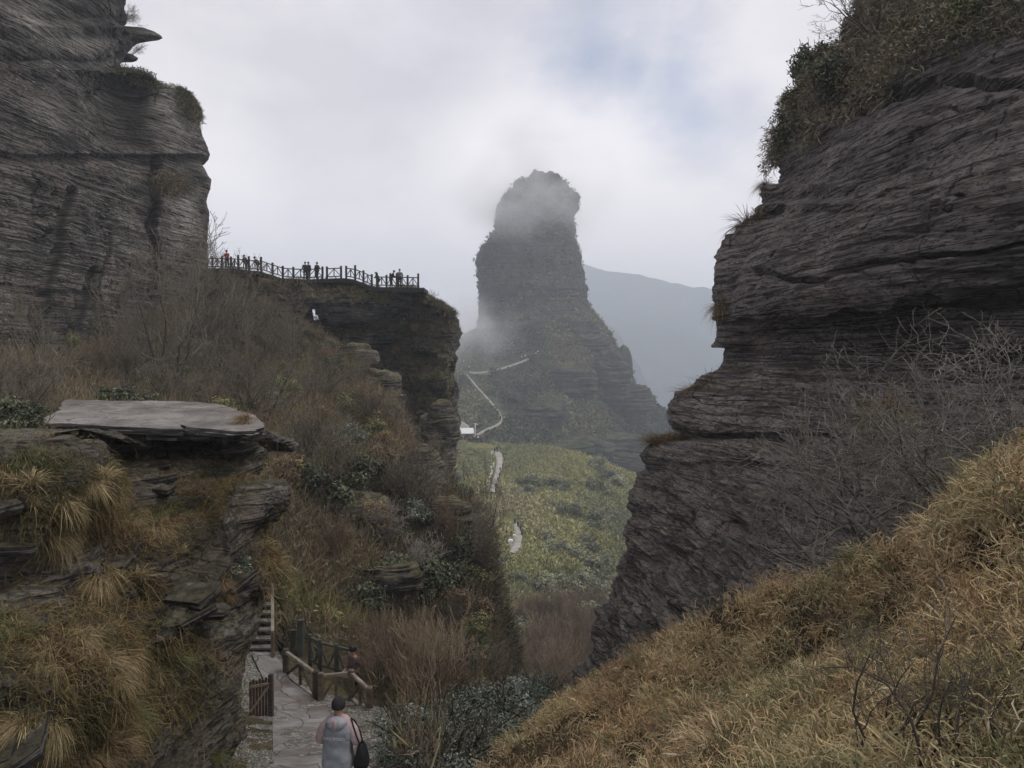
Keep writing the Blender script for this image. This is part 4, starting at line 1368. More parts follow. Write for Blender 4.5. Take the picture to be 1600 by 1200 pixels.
S(bare_grey, H, 30, near(lambda x, y: 0.15 + ell(x, y, 620, 890, 150, 70, 0.5) + ell(x, y, 760, 840, 50, 50, 0.5) + 0.6 * ell(x, y, 700, 790, 60, 60, 0.5)), 1.0, 2.0, 'pale grey leafless shrub', 'shrub', 'pale grey leafless shrubs on the hillside', 103)
S(ever_grey, H, 30, near(lambda x, y: 0.08 + ell(x, y, 520, 720, 70, 60, 0.5) + ell(x, y, 650, 760, 50, 60, 0.5) + ell(x, y, 720, 990, 70, 30, 0.5) + 0.6 * ell(x, y, 110, 640, 60, 30, 0.5)), 1.0, 2.0, 'grey green evergreen shrub', 'shrub', 'grey green evergreen shrubs on the hillside', 104)
S(ever_olive, H, 34, near(lambda x, y: 0.1 + ell(x, y, 490, 950, 70, 60, 0.5) + ell(x, y, 745, 960, 50, 40, 0.5) + 0.7 * ell(x, y, 560, 680, 60, 60, 0.5)), 1.0, 2.0, 'olive green shrub', 'shrub', 'olive green shrubs on the hillside', 105)
S(ever_dark, H, 40, near(lambda x, y: 0.2 + 1.2 * ell(x, y, 650, 850, 110, 60, 0.5) + ell(x, y, 770, 990, 40, 60, 0.5)), 1.2, 2.6, 'dark green shrub', 'shrub', 'dark green shrubs on the hillside', 106)
S(rust, H, 26, near(lambda x, y: 0.1 + ell(x, y, 580, 690, 80, 80, 0.5) + ell(x, y, 430, 720, 30, 50, 0.5) + 0.4 * ell(x, y, 690, 800, 60, 60, 0.5)), 1.0, 2.0, 'rusty brown leafy shrub', 'shrub', 'rusty brown shrubs on the hillside', 107)


er = np.random.default_rng(611)
for i, y in enumerate(np.linspace(728, 1085, 22)):
    x = float(itab(H_EDGE, y)) - er.uniform(2, 26)
    qx, qy, qd = proj(H.p)
    k = np.unravel_index(np.argmin((qx - x) ** 2 + (qy - y) ** 2 + (qd > 70) * 1e6), qx.shape)
    kk, nm = ((bare_dark, 'leafless brown'), (ever_olive, 'olive'), (bare_grey, 'leafless grey'), (ever_dark, 'dark green'), (rust, 'rusty'))[i % 5]
    wh = ('beside the foot of the ridge', 'against the pale meadow', 'above the brown gully')[min(2, int((y - 728) / 120))]
    kk.place(i, H.p[k] - np.array([0, 0, 0.15]), er.uniform(0.9, 1.9), i * 1.9, (0, 0.25), label=f'{nm} shrub on the right outline of the hillside {wh}', cat='shrub', group='shrubs on the outline of the hillside')


def surf_at(surf, px, py):
    """the surface point seen at a photo pixel (nearest one to the camera)"""
    qx, qy, qd = proj(surf.p)
    e = (qx - px) ** 2 + (qy - py) ** 2
    e = np.where((e < e.min() + 16) & (qd > 0), qd, 1e9)
    k = np.unravel_index(np.argmin(e), e.shape)
    return surf.p[k].copy(), surf.n[k].copy()


for i, (px, py, h, lab) in enumerate([
        (262, 600, 5.6, 'tall leafless tree with many stems at the foot of the left rock wall'),
        (335, 570, 5.0, 'leafless tree beside the many-stemmed one below the railings'),
        (395, 545, 4.4, 'leafless tree under the middle of the railed ridge'),
        (455, 560, 3.6, 'small leafless tree on the crest just under the dark overhang'),
        (300, 540, 4.6, 'leafless tree tight against the right edge of the left rock wall'),
        (205, 590, 3.6, 'short leafless tree in front of the left rock wall'),
        (60, 600, 3.0, 'leafless tree in the shadow at the far left behind the flat slab'),
        (410, 650, 3.2, 'leafless tree behind the right tip of the flat slab'),
        (560, 600, 2.2, 'leafless reddish bush on the hillside crest'),
        (762, 850, 2.4, 'leafless tree standing out on the hillside edge against the meadow')]):
    p, n_ = surf_at(H, px, py)
    bare_tree.place(i, p - np.array([0, 0, 0.2]), (h * 0.9, h * 0.9, h * 1.05), i * 1.7, (0, 0.12), label=lab, cat='tree', group='leafless trees below the ridge')

# -- evergreen thicket beside the path, at the bottom of the picture
for i, (px, py, s_, lab) in enumerate([
        (650, 1190, 1.5, 'grey green leafy bush at the bottom right edge of the gravel'), (715, 1175, 1.7, 'grey green leafy bush in the middle of the thicket by the path'),
        (775, 1160, 1.9, 'large pale leaved bush of the thicket below the golden slope'), (835, 1130, 1.7, 'pale leaved bush touching the edge of the golden slope'),
        (690, 1230, 1.5, 'grey green bush at the bottom edge of the picture'), (765, 1235, 1.6, 'grey green bush half hidden by the golden slope'),
        (740, 1120, 1.3, 'small grey green bush at the back of the thicket'), (800, 1110, 1.3, 'small pale bush at the back of the thicket near the golden slope'),
        (665, 1150, 1.2, 'low grey green bush at the left end of the thicket'), (620, 1215, 0.9, 'small bush at the gravel edge at the bottom of the picture'),
        (745, 1190, 1.5, 'dense bush in front of the large pale leaved one'), (850, 1095, 1.2, 'bush squeezed between thicket and gully')]):
    d = float(depth_table(H_ROWS, np.array([px]), np.array([py]))[0]) * 1.04
    p = P(px, py, d)
    thick_leaf.place(i, p - np.array([0, 0, 0.35]), s_ * 1.2, i * 2.1, label=lab, cat='shrub', group='grey green thicket by the path')
for i, (px, py, s_) in enumerate([(585, 1078, 0.9), (612, 1066, 1.0), (640, 1075, 1.3), (590, 1040, 1.1), (668, 1100, 1.2), (625, 1100, 0.8)]):
    d = float(depth_table(H_ROWS, np.array([px]), np.array([py]))[0])
    bare_red.place(i, P(px, py, d) - np.array([0, 0, 0.1]), s_ * 1.2, i * 1.3, label='reddish twiggy shrub just behind the lower railing', cat='shrub', group='reddish shrubs behind the railing')

# -- valley: bushes of the gully and meadow
gv = lambda f: (lambda px, py, p, nn: f(px, py) * off_trail(px, py) * (px < 1060) * (px > 690) * (py < 1140) / np.clip(proj(p)[2], 40, 240) ** 1.5)
S(ever_gully, G, 85, gv(lambda x, y: ell(x, y, 980, 800, 90, 60, 0.5) + ell(x, y, 880, 940, 90, 60, 0.6) + 0.12 + 0.7 * ell(x, y, 900, 760, 60, 30, 0.5)), 3.5, 7.5, 'rounded grey green gully bush', 'shrub', 'bushes of the gully', 111, flat=0.8)
S(ever_gully, G, 34, gv(lambda x, y: 0.25 + ell(x, y, 870, 850, 120, 60, 0.5)), 2.0, 4.0, 'rounded olive meadow bush', 'shrub', 'bushes of the meadow', 112, flat=0.65)
S(bare_red, G, 34, gv(lambda x, y: 1.0 * ell(x, y, 870, 1030, 80, 70, 0.4)), 2.2, 4.2, 'brown leafless gully bush', 'shrub', 'brown bushes at the bottom of the gully', 113)
S(ever_grey, G, 12, gv(lambda x, y: 1.0 * ell(x, y, 870, 1040, 80, 70, 0.4)), 1.6, 3.2, 'pale bush among the brown gully bushes', 'shrub', 'pale bushes at the bottom of the gully', 114)
# -- foot of the pillar
kv = lambda px, py, p, nn: (px > 800) * (px < 1060) * (py < 735) * (py > 560) * 1.0
S(tree_far, K, 75, kv, 3.5, 8, 'hazy grey green tree', 'tree', 'trees at the foot of the pillar', 115, flat=0.8)
S(tree_far, K, 60, lambda px, py, p, nn: (px > 700) * (px < 1000) * (py < 735) * (py > 530) * 1.0, 2.5, 5, 'hazy olive bush', 'shrub', 'bushes at the foot of the pillar', 116, flat=0.7)

# -- brow of the right cliff
bz = lambda lo: (lambda px, py, p, nn: (py < itab(BROW, px) - lo) * (px > 1200) * (px < 1680) * (py > -60))
S(ever_dark, E, 16, lambda px, py, p, nn: brow(px, py, p, nn) * (px < 1400) * (px > 1200) * (px - itab([(-90, 1392), (120, 1280), (268, 1205)], py) < 75), 1.1, 2.0, 'dark leafy shrub of the right brow', 'shrub', 'shrubs on the brow of the right rock wall', 121, tilt=0.4)
S(ever_olive, E, 14, brow, 0.9, 1.6, 'olive shrub of the right brow', 'shrub', 'olive shrubs on the brow of the right rock wall', 122, tilt=0.4)
S(bare_grey, E, 14, brow, 0.8, 1.5, 'pale twiggy shrub of the right brow', 'shrub', 'twiggy shrubs on the brow of the right rock wall', 123, tilt=0.4)
p = P(1366, 52, 23.0)
bare_tree.place(1, p, 2.0, 0.0, (0.1, -0.6), label='leafless tree leaning out at the top of the right rock wall', cat='tree')
p = P(1452, 20, 24.0)
ever_dark.place(0, P(1400, 20, 26) - np.array([0, 0, 0.5]), 2.2, 1.0, label='dense dark shrub at the top edge behind the leaning tree', cat='shrub')

# -- bare scrub in front of the right cliff
big_bare = Kind([bare_plant('bare_shrub', 141 + i, 5, 1.0, 1.35, 0.018, 3, (6, 5, 4), rmin=0.0026, ang=(0.5, 1.25), wander=0.24, up=0.05, ratio=0.6, c_trunk=(0.12, 0.108, 0.09), c_twig=(0.18, 0.165, 0.14)) for i in range(2)])
for i, (px, py, d, h, lab) in enumerate([
        (1400, 850, 10.6, 2.4, 'large leafless grey shrub sprawling in front of the right rock wall'),
        (1475, 770, 10.8, 2.35, 'tall leafless shrub against the dark hollow of the right rock wall'),
        (1290, 880, 12.5, 2.2, 'leafless grey shrub spreading low over the left foot of the rock wall'),
        (1560, 710, 9.4, 1.7, 'leafless shrub at the right edge of the picture above the grass slope'),
        (1345, 820, 12.5, 2.1, 'leafless shrub behind the sprawling one close to the rock'),
        (1525, 790, 8.8, 1.5, 'small leafless shrub rising from the top of the grass slope')]):
    big_bare.place(i, P(px, py, d) - np.array([0, 0, 0.15]), (h, h, h * 0.8), 0.7 + i * 1.9, (0.1, -0.15), label=lab, cat='shrub', group='leafless shrubs before the right rock wall')

# -- dark twisted stems in the near grass
fg_bare = Kind([bare_plant('dead_shrub', 151 + i, 3, 1.0, 0.4, 0.010, 3, (4, 3, 3), rmin=0.0011, ang=(0.4, 1.0), wander=0.34, up=0.12, ratio=0.5, c_trunk=(0.06, 0.05, 0.043), c_twig=(0.10, 0.085, 0.07)) for i in range(4)])
for i, (px, py, h, lab) in enumerate([
        (1340, 1215, 0.95, 'dark forked dead shrub rising from the grass at the bottom right'),
        (1395, 1190, 0.75, 'dead shrub with thin upright stems beside the forked one'),
        (1500, 1170, 0.55, 'low twisted dead branch curving out of the golden grass'),
        (1590, 900, 0.8, 'dark dead shrub at the right edge halfway up the grass slope'),
        (1575, 1190, 0.5, 'dead twigs in the bottom right corner'),
        (1290, 1000, 0.7, 'thin dead stem in the middle of the grass slope'),
        (1450, 1215, 0.9, 'upright dead shrub between the forked shrub and the twisted branch'), (1550, 1080, 0.7, 'thin dead shrub above the twisted branch at the right'),
        (1360, 1090, 0.6, 'small dead shrub above the forked one')]):
    p, n_ = surf_at(Fs, min(px, 1600), min(py, 1300))
    fg_bare.place(i, p - np.array([0, 0, 0.02]), h * 1.25, 1.1 * i, (0.15, -0.2 + 0.1 * (i % 3)), label=lab, cat='shrub', group='dead shrubs in the golden grass')

# -- top of the left cliff
bare_dark.place(0, P(186, 36, 64), 1.6, 0.3, (0, 0.5), label='leafless twigs growing above the stone beak on the left rock wall', cat='shrub')
bare_dark.place(1, P(207, 84, 64), 1.0, 1.3, (0, 0.7), label='thin leafless twigs below the stone beak', cat='shrub')

# ------------------------------------------------------------------ dry grass tussocks
T_GOLD = [(0.11, 0.088, 0.045), (0.19, 0.15, 0.072), (0.28, 0.22, 0.11), (0.38, 0.30, 0.17), (0.22, 0.155, 0.08)]
T_GREEN = [(0.05, 0.065, 0.024), (0.08, 0.095, 0.035), (0.13, 0.125, 0.055), (0.20, 0.165, 0.08)]
T_RUST = [(0.12, 0.08, 0.045), (0.20, 0.135, 0.07), (0.28, 0.20, 0.11), (0.14, 0.11, 0.055)]
tus_gold = Kind([tussock('grass_tussock', 161 + i, 520, 0.5, 0.0065, T_GOLD, 0.95) for i in range(3)])
tus_green = Kind([tussock('grass_tussock', 171 + i, 480, 0.48, 0.0065, T_GREEN, 0.9, 0.7) for i in range(2)])
tus_rust = Kind([tussock('grass_tussock', 181 + i, 420, 0.38, 0.0065, T_RUST, 0.7, 0.9) for i in range(2)])
rt_ = np.random.default_rng(55)
zones = [  # cx, cy, rx, ry, n, kind, scale, where
    (70, 765, 100, 44, 30, 0, 0.68, 'on the upper ledge left of the flat slab'), (60, 725, 95, 14, 12, 1, 0.7, 'along the rim of the upper ledge'),
    (70, 850, 50, 18, 6, 0, 0.6, 'hanging under the upper grass ledge'),
    (120, 1035, 150, 56, 40, 0, 0.52, 'on the broad lower ledge of the outcrop'), (25, 990, 30, 20, 5, 1, 0.6, 'at the left edge of the lower ledge'),
    (145, 1010, 22, 22, 5, 1, 0.8, 'in the middle of the lower ledge'), (265, 1030, 22, 30, 6, 1, 0.6, 'at the right end of the lower ledge'),
    (180, 1110, 40, 30, 6, 1, 0.6, 'drooping below the lower ledge'),
    (240, 820, 55, 26, 9, 0, 0.8, 'on the slate in the middle of the outcrop'), (250, 800, 20, 10, 3, 1, 0.8, 'topping the middle of the outcrop'),
    (185, 905, 48, 14, 8, 0, 0.75, 'on the small ledge above the dark hollow'), (330, 765, 40, 28, 8, 2, 0.8, 'under the right half of the slab'),
    (345, 925, 20, 18, 5, 2, 0.7, 'on the broken slate near the right edge'), (422, 878, 16, 26, 7, 0, 0.85, 'hanging from the right nose of the outcrop'),
    (280, 860, 20, 14, 3, 0, 0.6, 'beside the diagonal slate rib'),
    (130, 1175, 70, 26, 14, 2, 0.55, 'low in the bottom left corner'), (50, 1130, 30, 10, 4, 0, 0.5, 'by the pale slab at the bottom left'), (330, 1190, 20, 12, 3, 1, 0.4, 'at the foot of the outcrop by the gravel')]
for cx0, cy0, rx, ry, n, kd, sc, where in zones:
    kk = (tus_gold, tus_green, tus_rust)[kd]
    nm = ('golden', 'green based', 'rusty')[kd]
    pts, nr = C.sample(n, rt_, lambda px, py, p, nn: ell(px, py, cx0, cy0, rx, ry, 0.15) * (0.25 + np.clip(nn[..., 2], 0, 1)))
    qx0, qy0, _ = proj(pts)
    for j in range(len(pts)):
        s_ = sc * rt_.uniform(0.7, 1.25)
        kk.place(int(rt_.integers(0, 9)), pts[j] + nr[j] * 0.02, s_, rt_.uniform(0, 6.28), (rt_.normal() * 0.15 - nr[j][1] * -0.3, nr[j][0] * 0.3),
                 label=f"{size_word((s_ / sc - 0.7) / 0.55).split()[0]} {nm} tussock {where}, {'left' if qx0[j] < cx0 - rx / 3 else ('right' if qx0[j] > cx0 + rx / 3 else 'middle')}, {'upper' if qy0[j] < cy0 else 'lower'}", cat='grass tussock', group=f'{nm} tussocks {where}')
for px, py, d, sc, where in [(1168, 352, 28.6, 2.0, 'on the upper nose of the right rock wall'), (1182, 340, 28.2, 1.4, 'just above the upper nose of the right rock wall'),
                             (1130, 478, 28.0, 1.5, 'on the second nose of the right rock wall'), (1145, 470, 27.5, 1.1, 'behind the second nose of the right rock wall'),
                             (1085, 618, 27.6, 1.8, 'on the stone snout of the right rock wall'), (1110, 604, 27.4, 1.8, 'above the stone snout of the right rock wall'), (1135, 592, 27.2, 1.4, 'in the hollow over the stone snout'),
                             (1025, 694, 27.6, 1.8, 'on the lowest nose of the right rock wall'), (1045, 690, 27.2, 1.5, 'beside the lowest nose of the right rock wall'), (1066, 688, 27, 1.2, 'in the notch under the stone snout'),
                             (1390, 640, 17.6, 1.6, 'hanging behind the leafless shrub on the right wall'), (1368, 652, 18, 1.1, 'left of the tussock behind the leafless shrub'), (1196, 290, 29, 1.2, 'on the ledge under the brow scrub')]:
    tus_rust.place(int(px), P(px, py, d), sc * 1.45, px * 0.1, (0.3, -0.3), label=f'rusty grass tussock {where}', cat='grass tussock')
Sb = np.random.default_rng(501)
bp_, bn_ = B.sample(40, Sb, lambda px, py, p, nn: (ell(px, py, 630, 490, 85, 28, 0.3) + 0.8 * ell(px, py, 370, 445, 70, 14, 0.3) + 0.4 * ell(px, py, 650, 600, 40, 60, 0.3)) * (py > itab(B_T, px) + 8) * (proj(p)[2] < 74))
bx_, by_, _ = proj(bp_)
for i in range(len(bp_)):
    kk, nm = ((bare_dark, 'leafless brown'), (rust, 'rusty'), (ever_olive, 'olive'))[i % 3]
    kk.place(i, bp_[i] - np.array([0, 0, 0.2]), Sb.uniform(0.9, 1.6), i * 1.3, (0.3, 0), label=f"small {nm} shrub {'under the left part of the ridge railing' if bx_[i] < 480 else ('on the cap of the ridge prow' if by_[i] < 540 else 'clinging to the face of the ridge prow')}", cat='shrub', group=f'{nm} shrubs on the ridge')
ever_dark.place(0, P(15, 690, 12) - np.array([0, 0, 0.3]), 1.0, 0.4, label='dark leafy bush at the left edge behind the upper grass ledge', cat='shrub')
ever_dark.place(1, P(30, 655, 15) - np.array([0, 0, 0.3]), 1.0, 1.4, label='dark leafy bush just left of the flat slab', cat='shrub')
ever_grey.place(1, P(105, 712, 10.6) - np.array([0, 0, 0.1]), 0.42, 2.4, label='tiny grey leafy plant under the left edge of the flat slab', cat='shrub')
ever_grey.place(2, P(362, 880, 10.9) - np.array([0, 0, 0.25]), 0.62, 0.4, label='small grey leaved shrub clinging to the right side of the outcrop', cat='shrub')
tus_rust.place(0, P(384, 655, 13.6), 0.85, 0.3, (0.2, 0.2), label='dry grass tussock growing on the right end of the flat slab', cat='grass tussock')
for kd in (thick_leaf, bare_dark, bare_grey, bare_red, bare_tree, ever_grey, ever_olive, ever_dark, ever_gully, tree_far, rust, big_bare, fg_bare, tus_gold, tus_green, tus_rust):
    kd.drop_unused()


# ================================================================== STONE, WOOD AND PEOPLE
M['slab'] = None


def slab_mat():
    m, nt, b = new_mat('slab_stone')
    n = NB(nt)
    a = n.noise(1.1, detail=7, rough=0.6)
    f = n.noise(14, detail=6, rough=0.7, off=(3, 1, 4))
    c = n.ramp(a, [(0.34, (0.085, 0.076, 0.066)), (0.48, (0.17, 0.153, 0.137)), (0.60, (0.25, 0.228, 0.208))])
    c = n.mix(n.range(f, 0.52, 0.66, 0, 0.6), c, (0.08, 0.072, 0.062))
    li = n.noise(3.2, detail=8, rough=0.75, off=(6, 6, 1))
    c = n.mix(n.range(li, 0.56, 0.64, 0, 0.5), c, (0.07, 0.068, 0.045))
    ck = n.noise(0.7, (1, 2.2, 1), 5, 0.6, 0.8, off=(1, 2, 3))
    c = n.mix(n.range(n.math('ABSOLUTE', n.math('SUBTRACT', ck, 0.5)), 0.012, 0.003, 0, 0.9), c, (0.03, 0.026, 0.022))
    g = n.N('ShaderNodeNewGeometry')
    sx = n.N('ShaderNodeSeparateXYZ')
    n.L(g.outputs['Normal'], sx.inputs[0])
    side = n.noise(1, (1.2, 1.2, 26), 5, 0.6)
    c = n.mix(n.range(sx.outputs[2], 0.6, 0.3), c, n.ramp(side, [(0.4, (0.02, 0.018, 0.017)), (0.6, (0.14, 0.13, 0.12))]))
    n.L(c, b.inputs['Base Color'])
    b.inputs['Roughness'].default_value = 0.75
    h = n.math('ADD', n.math('MULTIPLY', a, 0.7), n.math('MULTIPLY', f, 0.12))
    n.L(n.bump(n.math('ADD', h, n.math('MULTIPLY', li, 0.4)), 0.9, 0.14), b.inputs['Normal'])
    return m


def plate(outline, thick, rg, inset=0.0, jag=0.03, sub=10, z0=0.0):
    """a flat stone plate: outline (n,3) top points going round; returns verts, faces"""
    o = []
    n = len(outline)
    for i in range(n):
        a, b = outline[i], outline[(i + 1) % n]
        for k in range(sub):
            t = k / sub
            o.append(a * (1 - t) + b * t)
    o = np.array(o)
    c = o.mean(0)
    o = c + (o - c) * (1 - inset)
    m = len(o)
    jx = rg.normal(size=(m, 2)) * jag
    jx = (jx + np.roll(jx, 1, 0) + np.roll(jx, 2, 0) * 0.6) / 2
    o[:, :2] += jx
    o[:, 2] += z0
    rings = [c + (o - c) * k + np.array([0, 0, 0]) for k in (0.0, 0.35, 0.7, 0.93, 1.0)]
    for r_, k in zip(rings, (0, 0.35, 0.7, 0.93, 1.0)):
        r_[:, 2] = (c[2] + z0) * (1 - k) + o[:, 2] * k + 0.012 * fbm(r_[:, 0] * 1.5, r_[:, 1] * 1.5, 0 * r_[:, 0], 3, 5)
    bot = o + (c - o) * 0.02 - np.array([0, 0, thick])
    bot2 = c + (o - c) * 0.25 - np.array([0, 0, thick * 1.15])
    rings += [bot, bot2]
    v = np.concatenate(rings)
    fs = []
    idx = np.arange(m)
    for k in range(len(rings) - 1):
        fs.append(np.stack([k * m + idx, (k + 1) * m + idx, (k + 1) * m + np.roll(idx, -1), k * m + np.roll(idx, -1)], -1))
    fs.append(np.stack([6 * m + idx[1:-1], 6 * m + idx[2:], np.full(m - 2, 6 * m)], -1)[:, [0, 1, 2]])
    q = np.concatenate(fs[:-1])
    return v, q, fs[-1]


def merge(parts):
    V, Q, T, o = [], [], [], 0
    for v, q, t in parts:
        V.append(v)
        if q is not None and len(q): Q.append(q + o)
        if t is not None and len(t): T.append(t + o)
        o += len(v)
    return np.concatenate(V), ([np.concatenate(Q)] if Q else []) + ([np.concatenate(T)] if T else [])


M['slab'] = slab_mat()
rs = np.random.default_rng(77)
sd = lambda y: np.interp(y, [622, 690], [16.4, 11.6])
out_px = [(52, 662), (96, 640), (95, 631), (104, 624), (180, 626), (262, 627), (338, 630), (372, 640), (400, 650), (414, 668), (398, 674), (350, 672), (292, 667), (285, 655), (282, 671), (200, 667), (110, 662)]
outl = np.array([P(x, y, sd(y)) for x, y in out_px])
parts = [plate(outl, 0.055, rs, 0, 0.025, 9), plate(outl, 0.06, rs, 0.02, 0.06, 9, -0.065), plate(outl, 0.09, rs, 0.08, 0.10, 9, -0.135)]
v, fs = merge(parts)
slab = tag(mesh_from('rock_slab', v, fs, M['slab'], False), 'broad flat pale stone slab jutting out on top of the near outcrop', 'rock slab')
# smaller slate pieces lying on the outcrop
small = [((150, 645), (0.5, 0.25), 'small flat stone on the left part of the big slab', sd(640) - 0.05, 0.03)]
for i, (px, py, w, h, tilt, lab) in enumerate([
        (15, 782, 0.42, 0.3, 0.05, 'flat grey slate sticking out of the upper grass ledge'), (30, 850, 0.3, 0.25, -0.1, 'dark slate block under the upper grass ledge'),
        (35, 1125, 0.7, 0.4, 0.35, 'pale tilted slate slab at the bottom left corner'), (15, 1165, 0.6, 0.4, 0.3, 'second tilted slate slab under the pale one at the bottom left'),
        (250, 722, 0.35, 0.3, 0.0, 'thin slate under the middle of the big slab'), (255, 745, 0.42, 0.3, 0.06, 'slate in the small stack under the big slab'), (252, 768, 0.34, 0.26, -0.08, 'lowest slate of the small stack under the big slab'),
        (300, 925, 0.5, 0.35, 0.25, 'loose slate at the top of the rubble right of the dark hollow'), (320, 945, 0.45, 0.3, -0.2, 'loose slate in the middle of the rubble'), (296, 955, 0.4, 0.3, 0.1, 'loose slate at the bottom of the rubble'),
        (375, 700, 0.4, 0.35, 0.05, 'slate under the right tip of the big slab'), (385, 735, 0.4, 0.3, 0.1, 'slate below the right tip of the big slab'), (372, 905, 0.45, 0.3, 0.3, 'slate wedged beside the hanging tussock')]):
    p, n_ = surf_at(C, px, py)
    k = rs.integers(5, 8)
    an = np.sort(rs.uniform(0, 2 * np.pi, k))
    ol = np.stack([np.cos(an) * w * 0.6, np.sin(an) * h, 0 * an], -1)
    v, fs = merge([plate(ol, 0.05, rs, 0, 0.015, 3), plate(ol, 0.05, rs, 0.06, 0.02, 3, -0.055)])
    o = mesh_from('slate', v, fs, M['rock_near'], False)
    o.location = Vector([float(a) for a in (p + n_ * 0.06)])
    o.rotation_euler = (0.1 + tilt * 0.6, -tilt, rs.uniform(-0.5, 0.5))
    tag(o, lab, 'slate')


def spur(name, top, bot, d, half, mat, parent, seed):
    xs = np.linspace(top[0][0], top[-1][0], 60)
    yt, yb = itab(top, xs), itab(bot, xs)
    hd = half * np.sqrt(np.clip((yb - yt) / (yb - yt).max(), 0.03, 1))
    th = np.linspace(0, 2 * np.pi, 28, endpoint=False)
    v = np.zeros((60, 28, 3))
    for j, t in enumerate(th):
        py = (yt + yb) / 2 - (yb - yt) / 2 * np.sin(t)
        v[:, j] = P(xs, py, d + hd * np.cos(t))
    v += 0.12 * strata_field(v, 1.4, seed)[..., None] * np.array([1, 0.3, 0.4])
    idx = np.arange(60 * 28).reshape(60, 28)
    idx = np.concatenate([idx, idx[:, :1]], 1)
    q = np.stack([idx[:-1, :-1], idx[1:, :-1], idx[1:, 1:], idx[:-1, 1:]], -1).reshape(-1, 4)
    return mesh_from(name, v, q, mat, False, parent=parent)


spur('overhang', [(165, 34), (180, 38), (195, 41), (222, 43), (240, 49), (250, 54), (254, 58)], [(165, 96), (185, 96), (197, 84), (206, 75), (216, 68), (232, 65), (248, 63), (254, 60)], 64.5, 2.2, M['rock_left'], cliffA, 301)
spur('overhang', [(180, 84), (195, 83), (206, 85), (215, 90)], [(180, 102), (195, 97), (208, 97), (215, 95)], 64.5, 1.0, M['rock_left'], cliffA, 302)
# knob beside the pillar
kn = spur('boulder', [(962, 556), (966, 545), (974, 538), (982, 543), (987, 556), (989, 575)], [(962, 590), (989, 600)], 384, 5, M['rock_pillar'], None, 303)
tag(kn, 'small round rock knob on the right shoulder of the giant pillar', 'rock')

# ------------------------------------------------------------------ path, gravel, stairs
def flag_mat():
    m, nt, b = new_mat('flagstones')
    n = NB(nt)
    mp = n.N('ShaderNodeMapping')
    mp.inputs['Scale'].default_value = (1.5, 0.8, 0.3)
    nz = n.N('ShaderNodeTexNoise')
    nz.inputs['Scale'].default_value = 1.2
    n.L(n.tc, nz.inputs[0])
    va = n.N('ShaderNodeVectorMath')
    va.operation = 'MULTIPLY_ADD'
    n.L(nz.outputs['Color'], va.inputs[0])
    va.inputs[1].default_value = (0.5, 0.5, 0)
    n.L(n.tc, va.inputs[2])
    n.L(va.outputs[0], mp.inputs[0])
    vo = n.N('ShaderNodeTexVoronoi')
    vo.feature = 'DISTANCE_TO_EDGE'
    vo.inputs['Scale'].default_value = 1.0
    n.L(mp.outputs[0], vo.inputs[0])
    vc = n.N('ShaderNodeTexVoronoi')
    vc.inputs['Scale'].default_value = 1.0
    n.L(mp.outputs[0], vc.inputs[0])
    a = n.noise(1.0, detail=7, rough=0.65)
    f = n.noise(9, detail=6, rough=0.7)
    c = n.ramp(a, [(0.35, (0.16, 0.15, 0.14)), (0.5, (0.27, 0.255, 0.24)), (0.65, (0.36, 0.345, 0.33))])
    sx = n.N('ShaderNodeSeparateColor')
    n.L(vc.outputs['Color'], sx.inputs[0])
    c = n.mix(n.math('MULTIPLY', sx.outputs[0], 0.45), c, (0.13, 0.118, 0.108))
    c = n.mix(n.range(f, 0.5, 0.7, 0, 0.5), c, (0.10, 0.09, 0.08))
    w = n.noise(0.45, detail=4, off=(0, 6.5, 0))
    c = n.mix(n.range(w, 0.5, 0.62, 0, 0.75), c, (0.12, 0.085, 0.06))
    e = n.range(n.math('ADD', vo.outputs['Distance'], n.math('MULTIPLY', n.math('SUBTRACT', n.noise(7, detail=4), 0.5), 0.05)), -0.004, 0.022)
    dr = n.noise(2.3, detail=8, rough=0.75, off=(5, 1, 1))
    c = n.mix(n.range(dr, 0.5, 0.6, 0, 0.6), c, (0.12, 0.105, 0.085))
    c = n.mix(e, (0.085, 0.076, 0.062), c)
    n.L(c, b.inputs['Base Color'])
    b.inputs['Roughness'].default_value = 0.55
    h = n.math('ADD', n.math('MULTIPLY', e, 0.5), n.math('ADD', n.math('MULTIPLY', a, 0.4), n.math('MULTIPLY', f, 0.25)))
    n.L(n.bump(h, 0.9, 0.06), b.inputs['Normal'])
    return m


def gravel_mat():
    m, nt, b = new_mat('gravel')
    n = NB(nt)
    vo = n.N('ShaderNodeTexVoronoi')
    vo.inputs['Scale'].default_value = 16
    n.L(n.tc, vo.inputs[0])
    sx = n.N('ShaderNodeSeparateColor')
    n.L(vo.outputs['Color'], sx.inputs[0])
    a = n.noise(0.8, detail=6, rough=0.65)
    c = n.ramp(sx.outputs[0], [(0.0, (0.10, 0.092, 0.082)), (0.6, (0.21, 0.20, 0.18)), (1.0, (0.40, 0.385, 0.36))])
    c = n.mix(n.range(a, 0.42, 0.64, 0, 0.75), c, (0.10, 0.095, 0.06))
    n.L(c, b.inputs['Base Color'])
    b.inputs['Roughness'].default_value = 0.9
    n.L(n.bump(n.math('SUBTRACT', 1.0, vo.outputs['Distance']), 0.9, 0.05), b.inputs['Normal'])
    return m


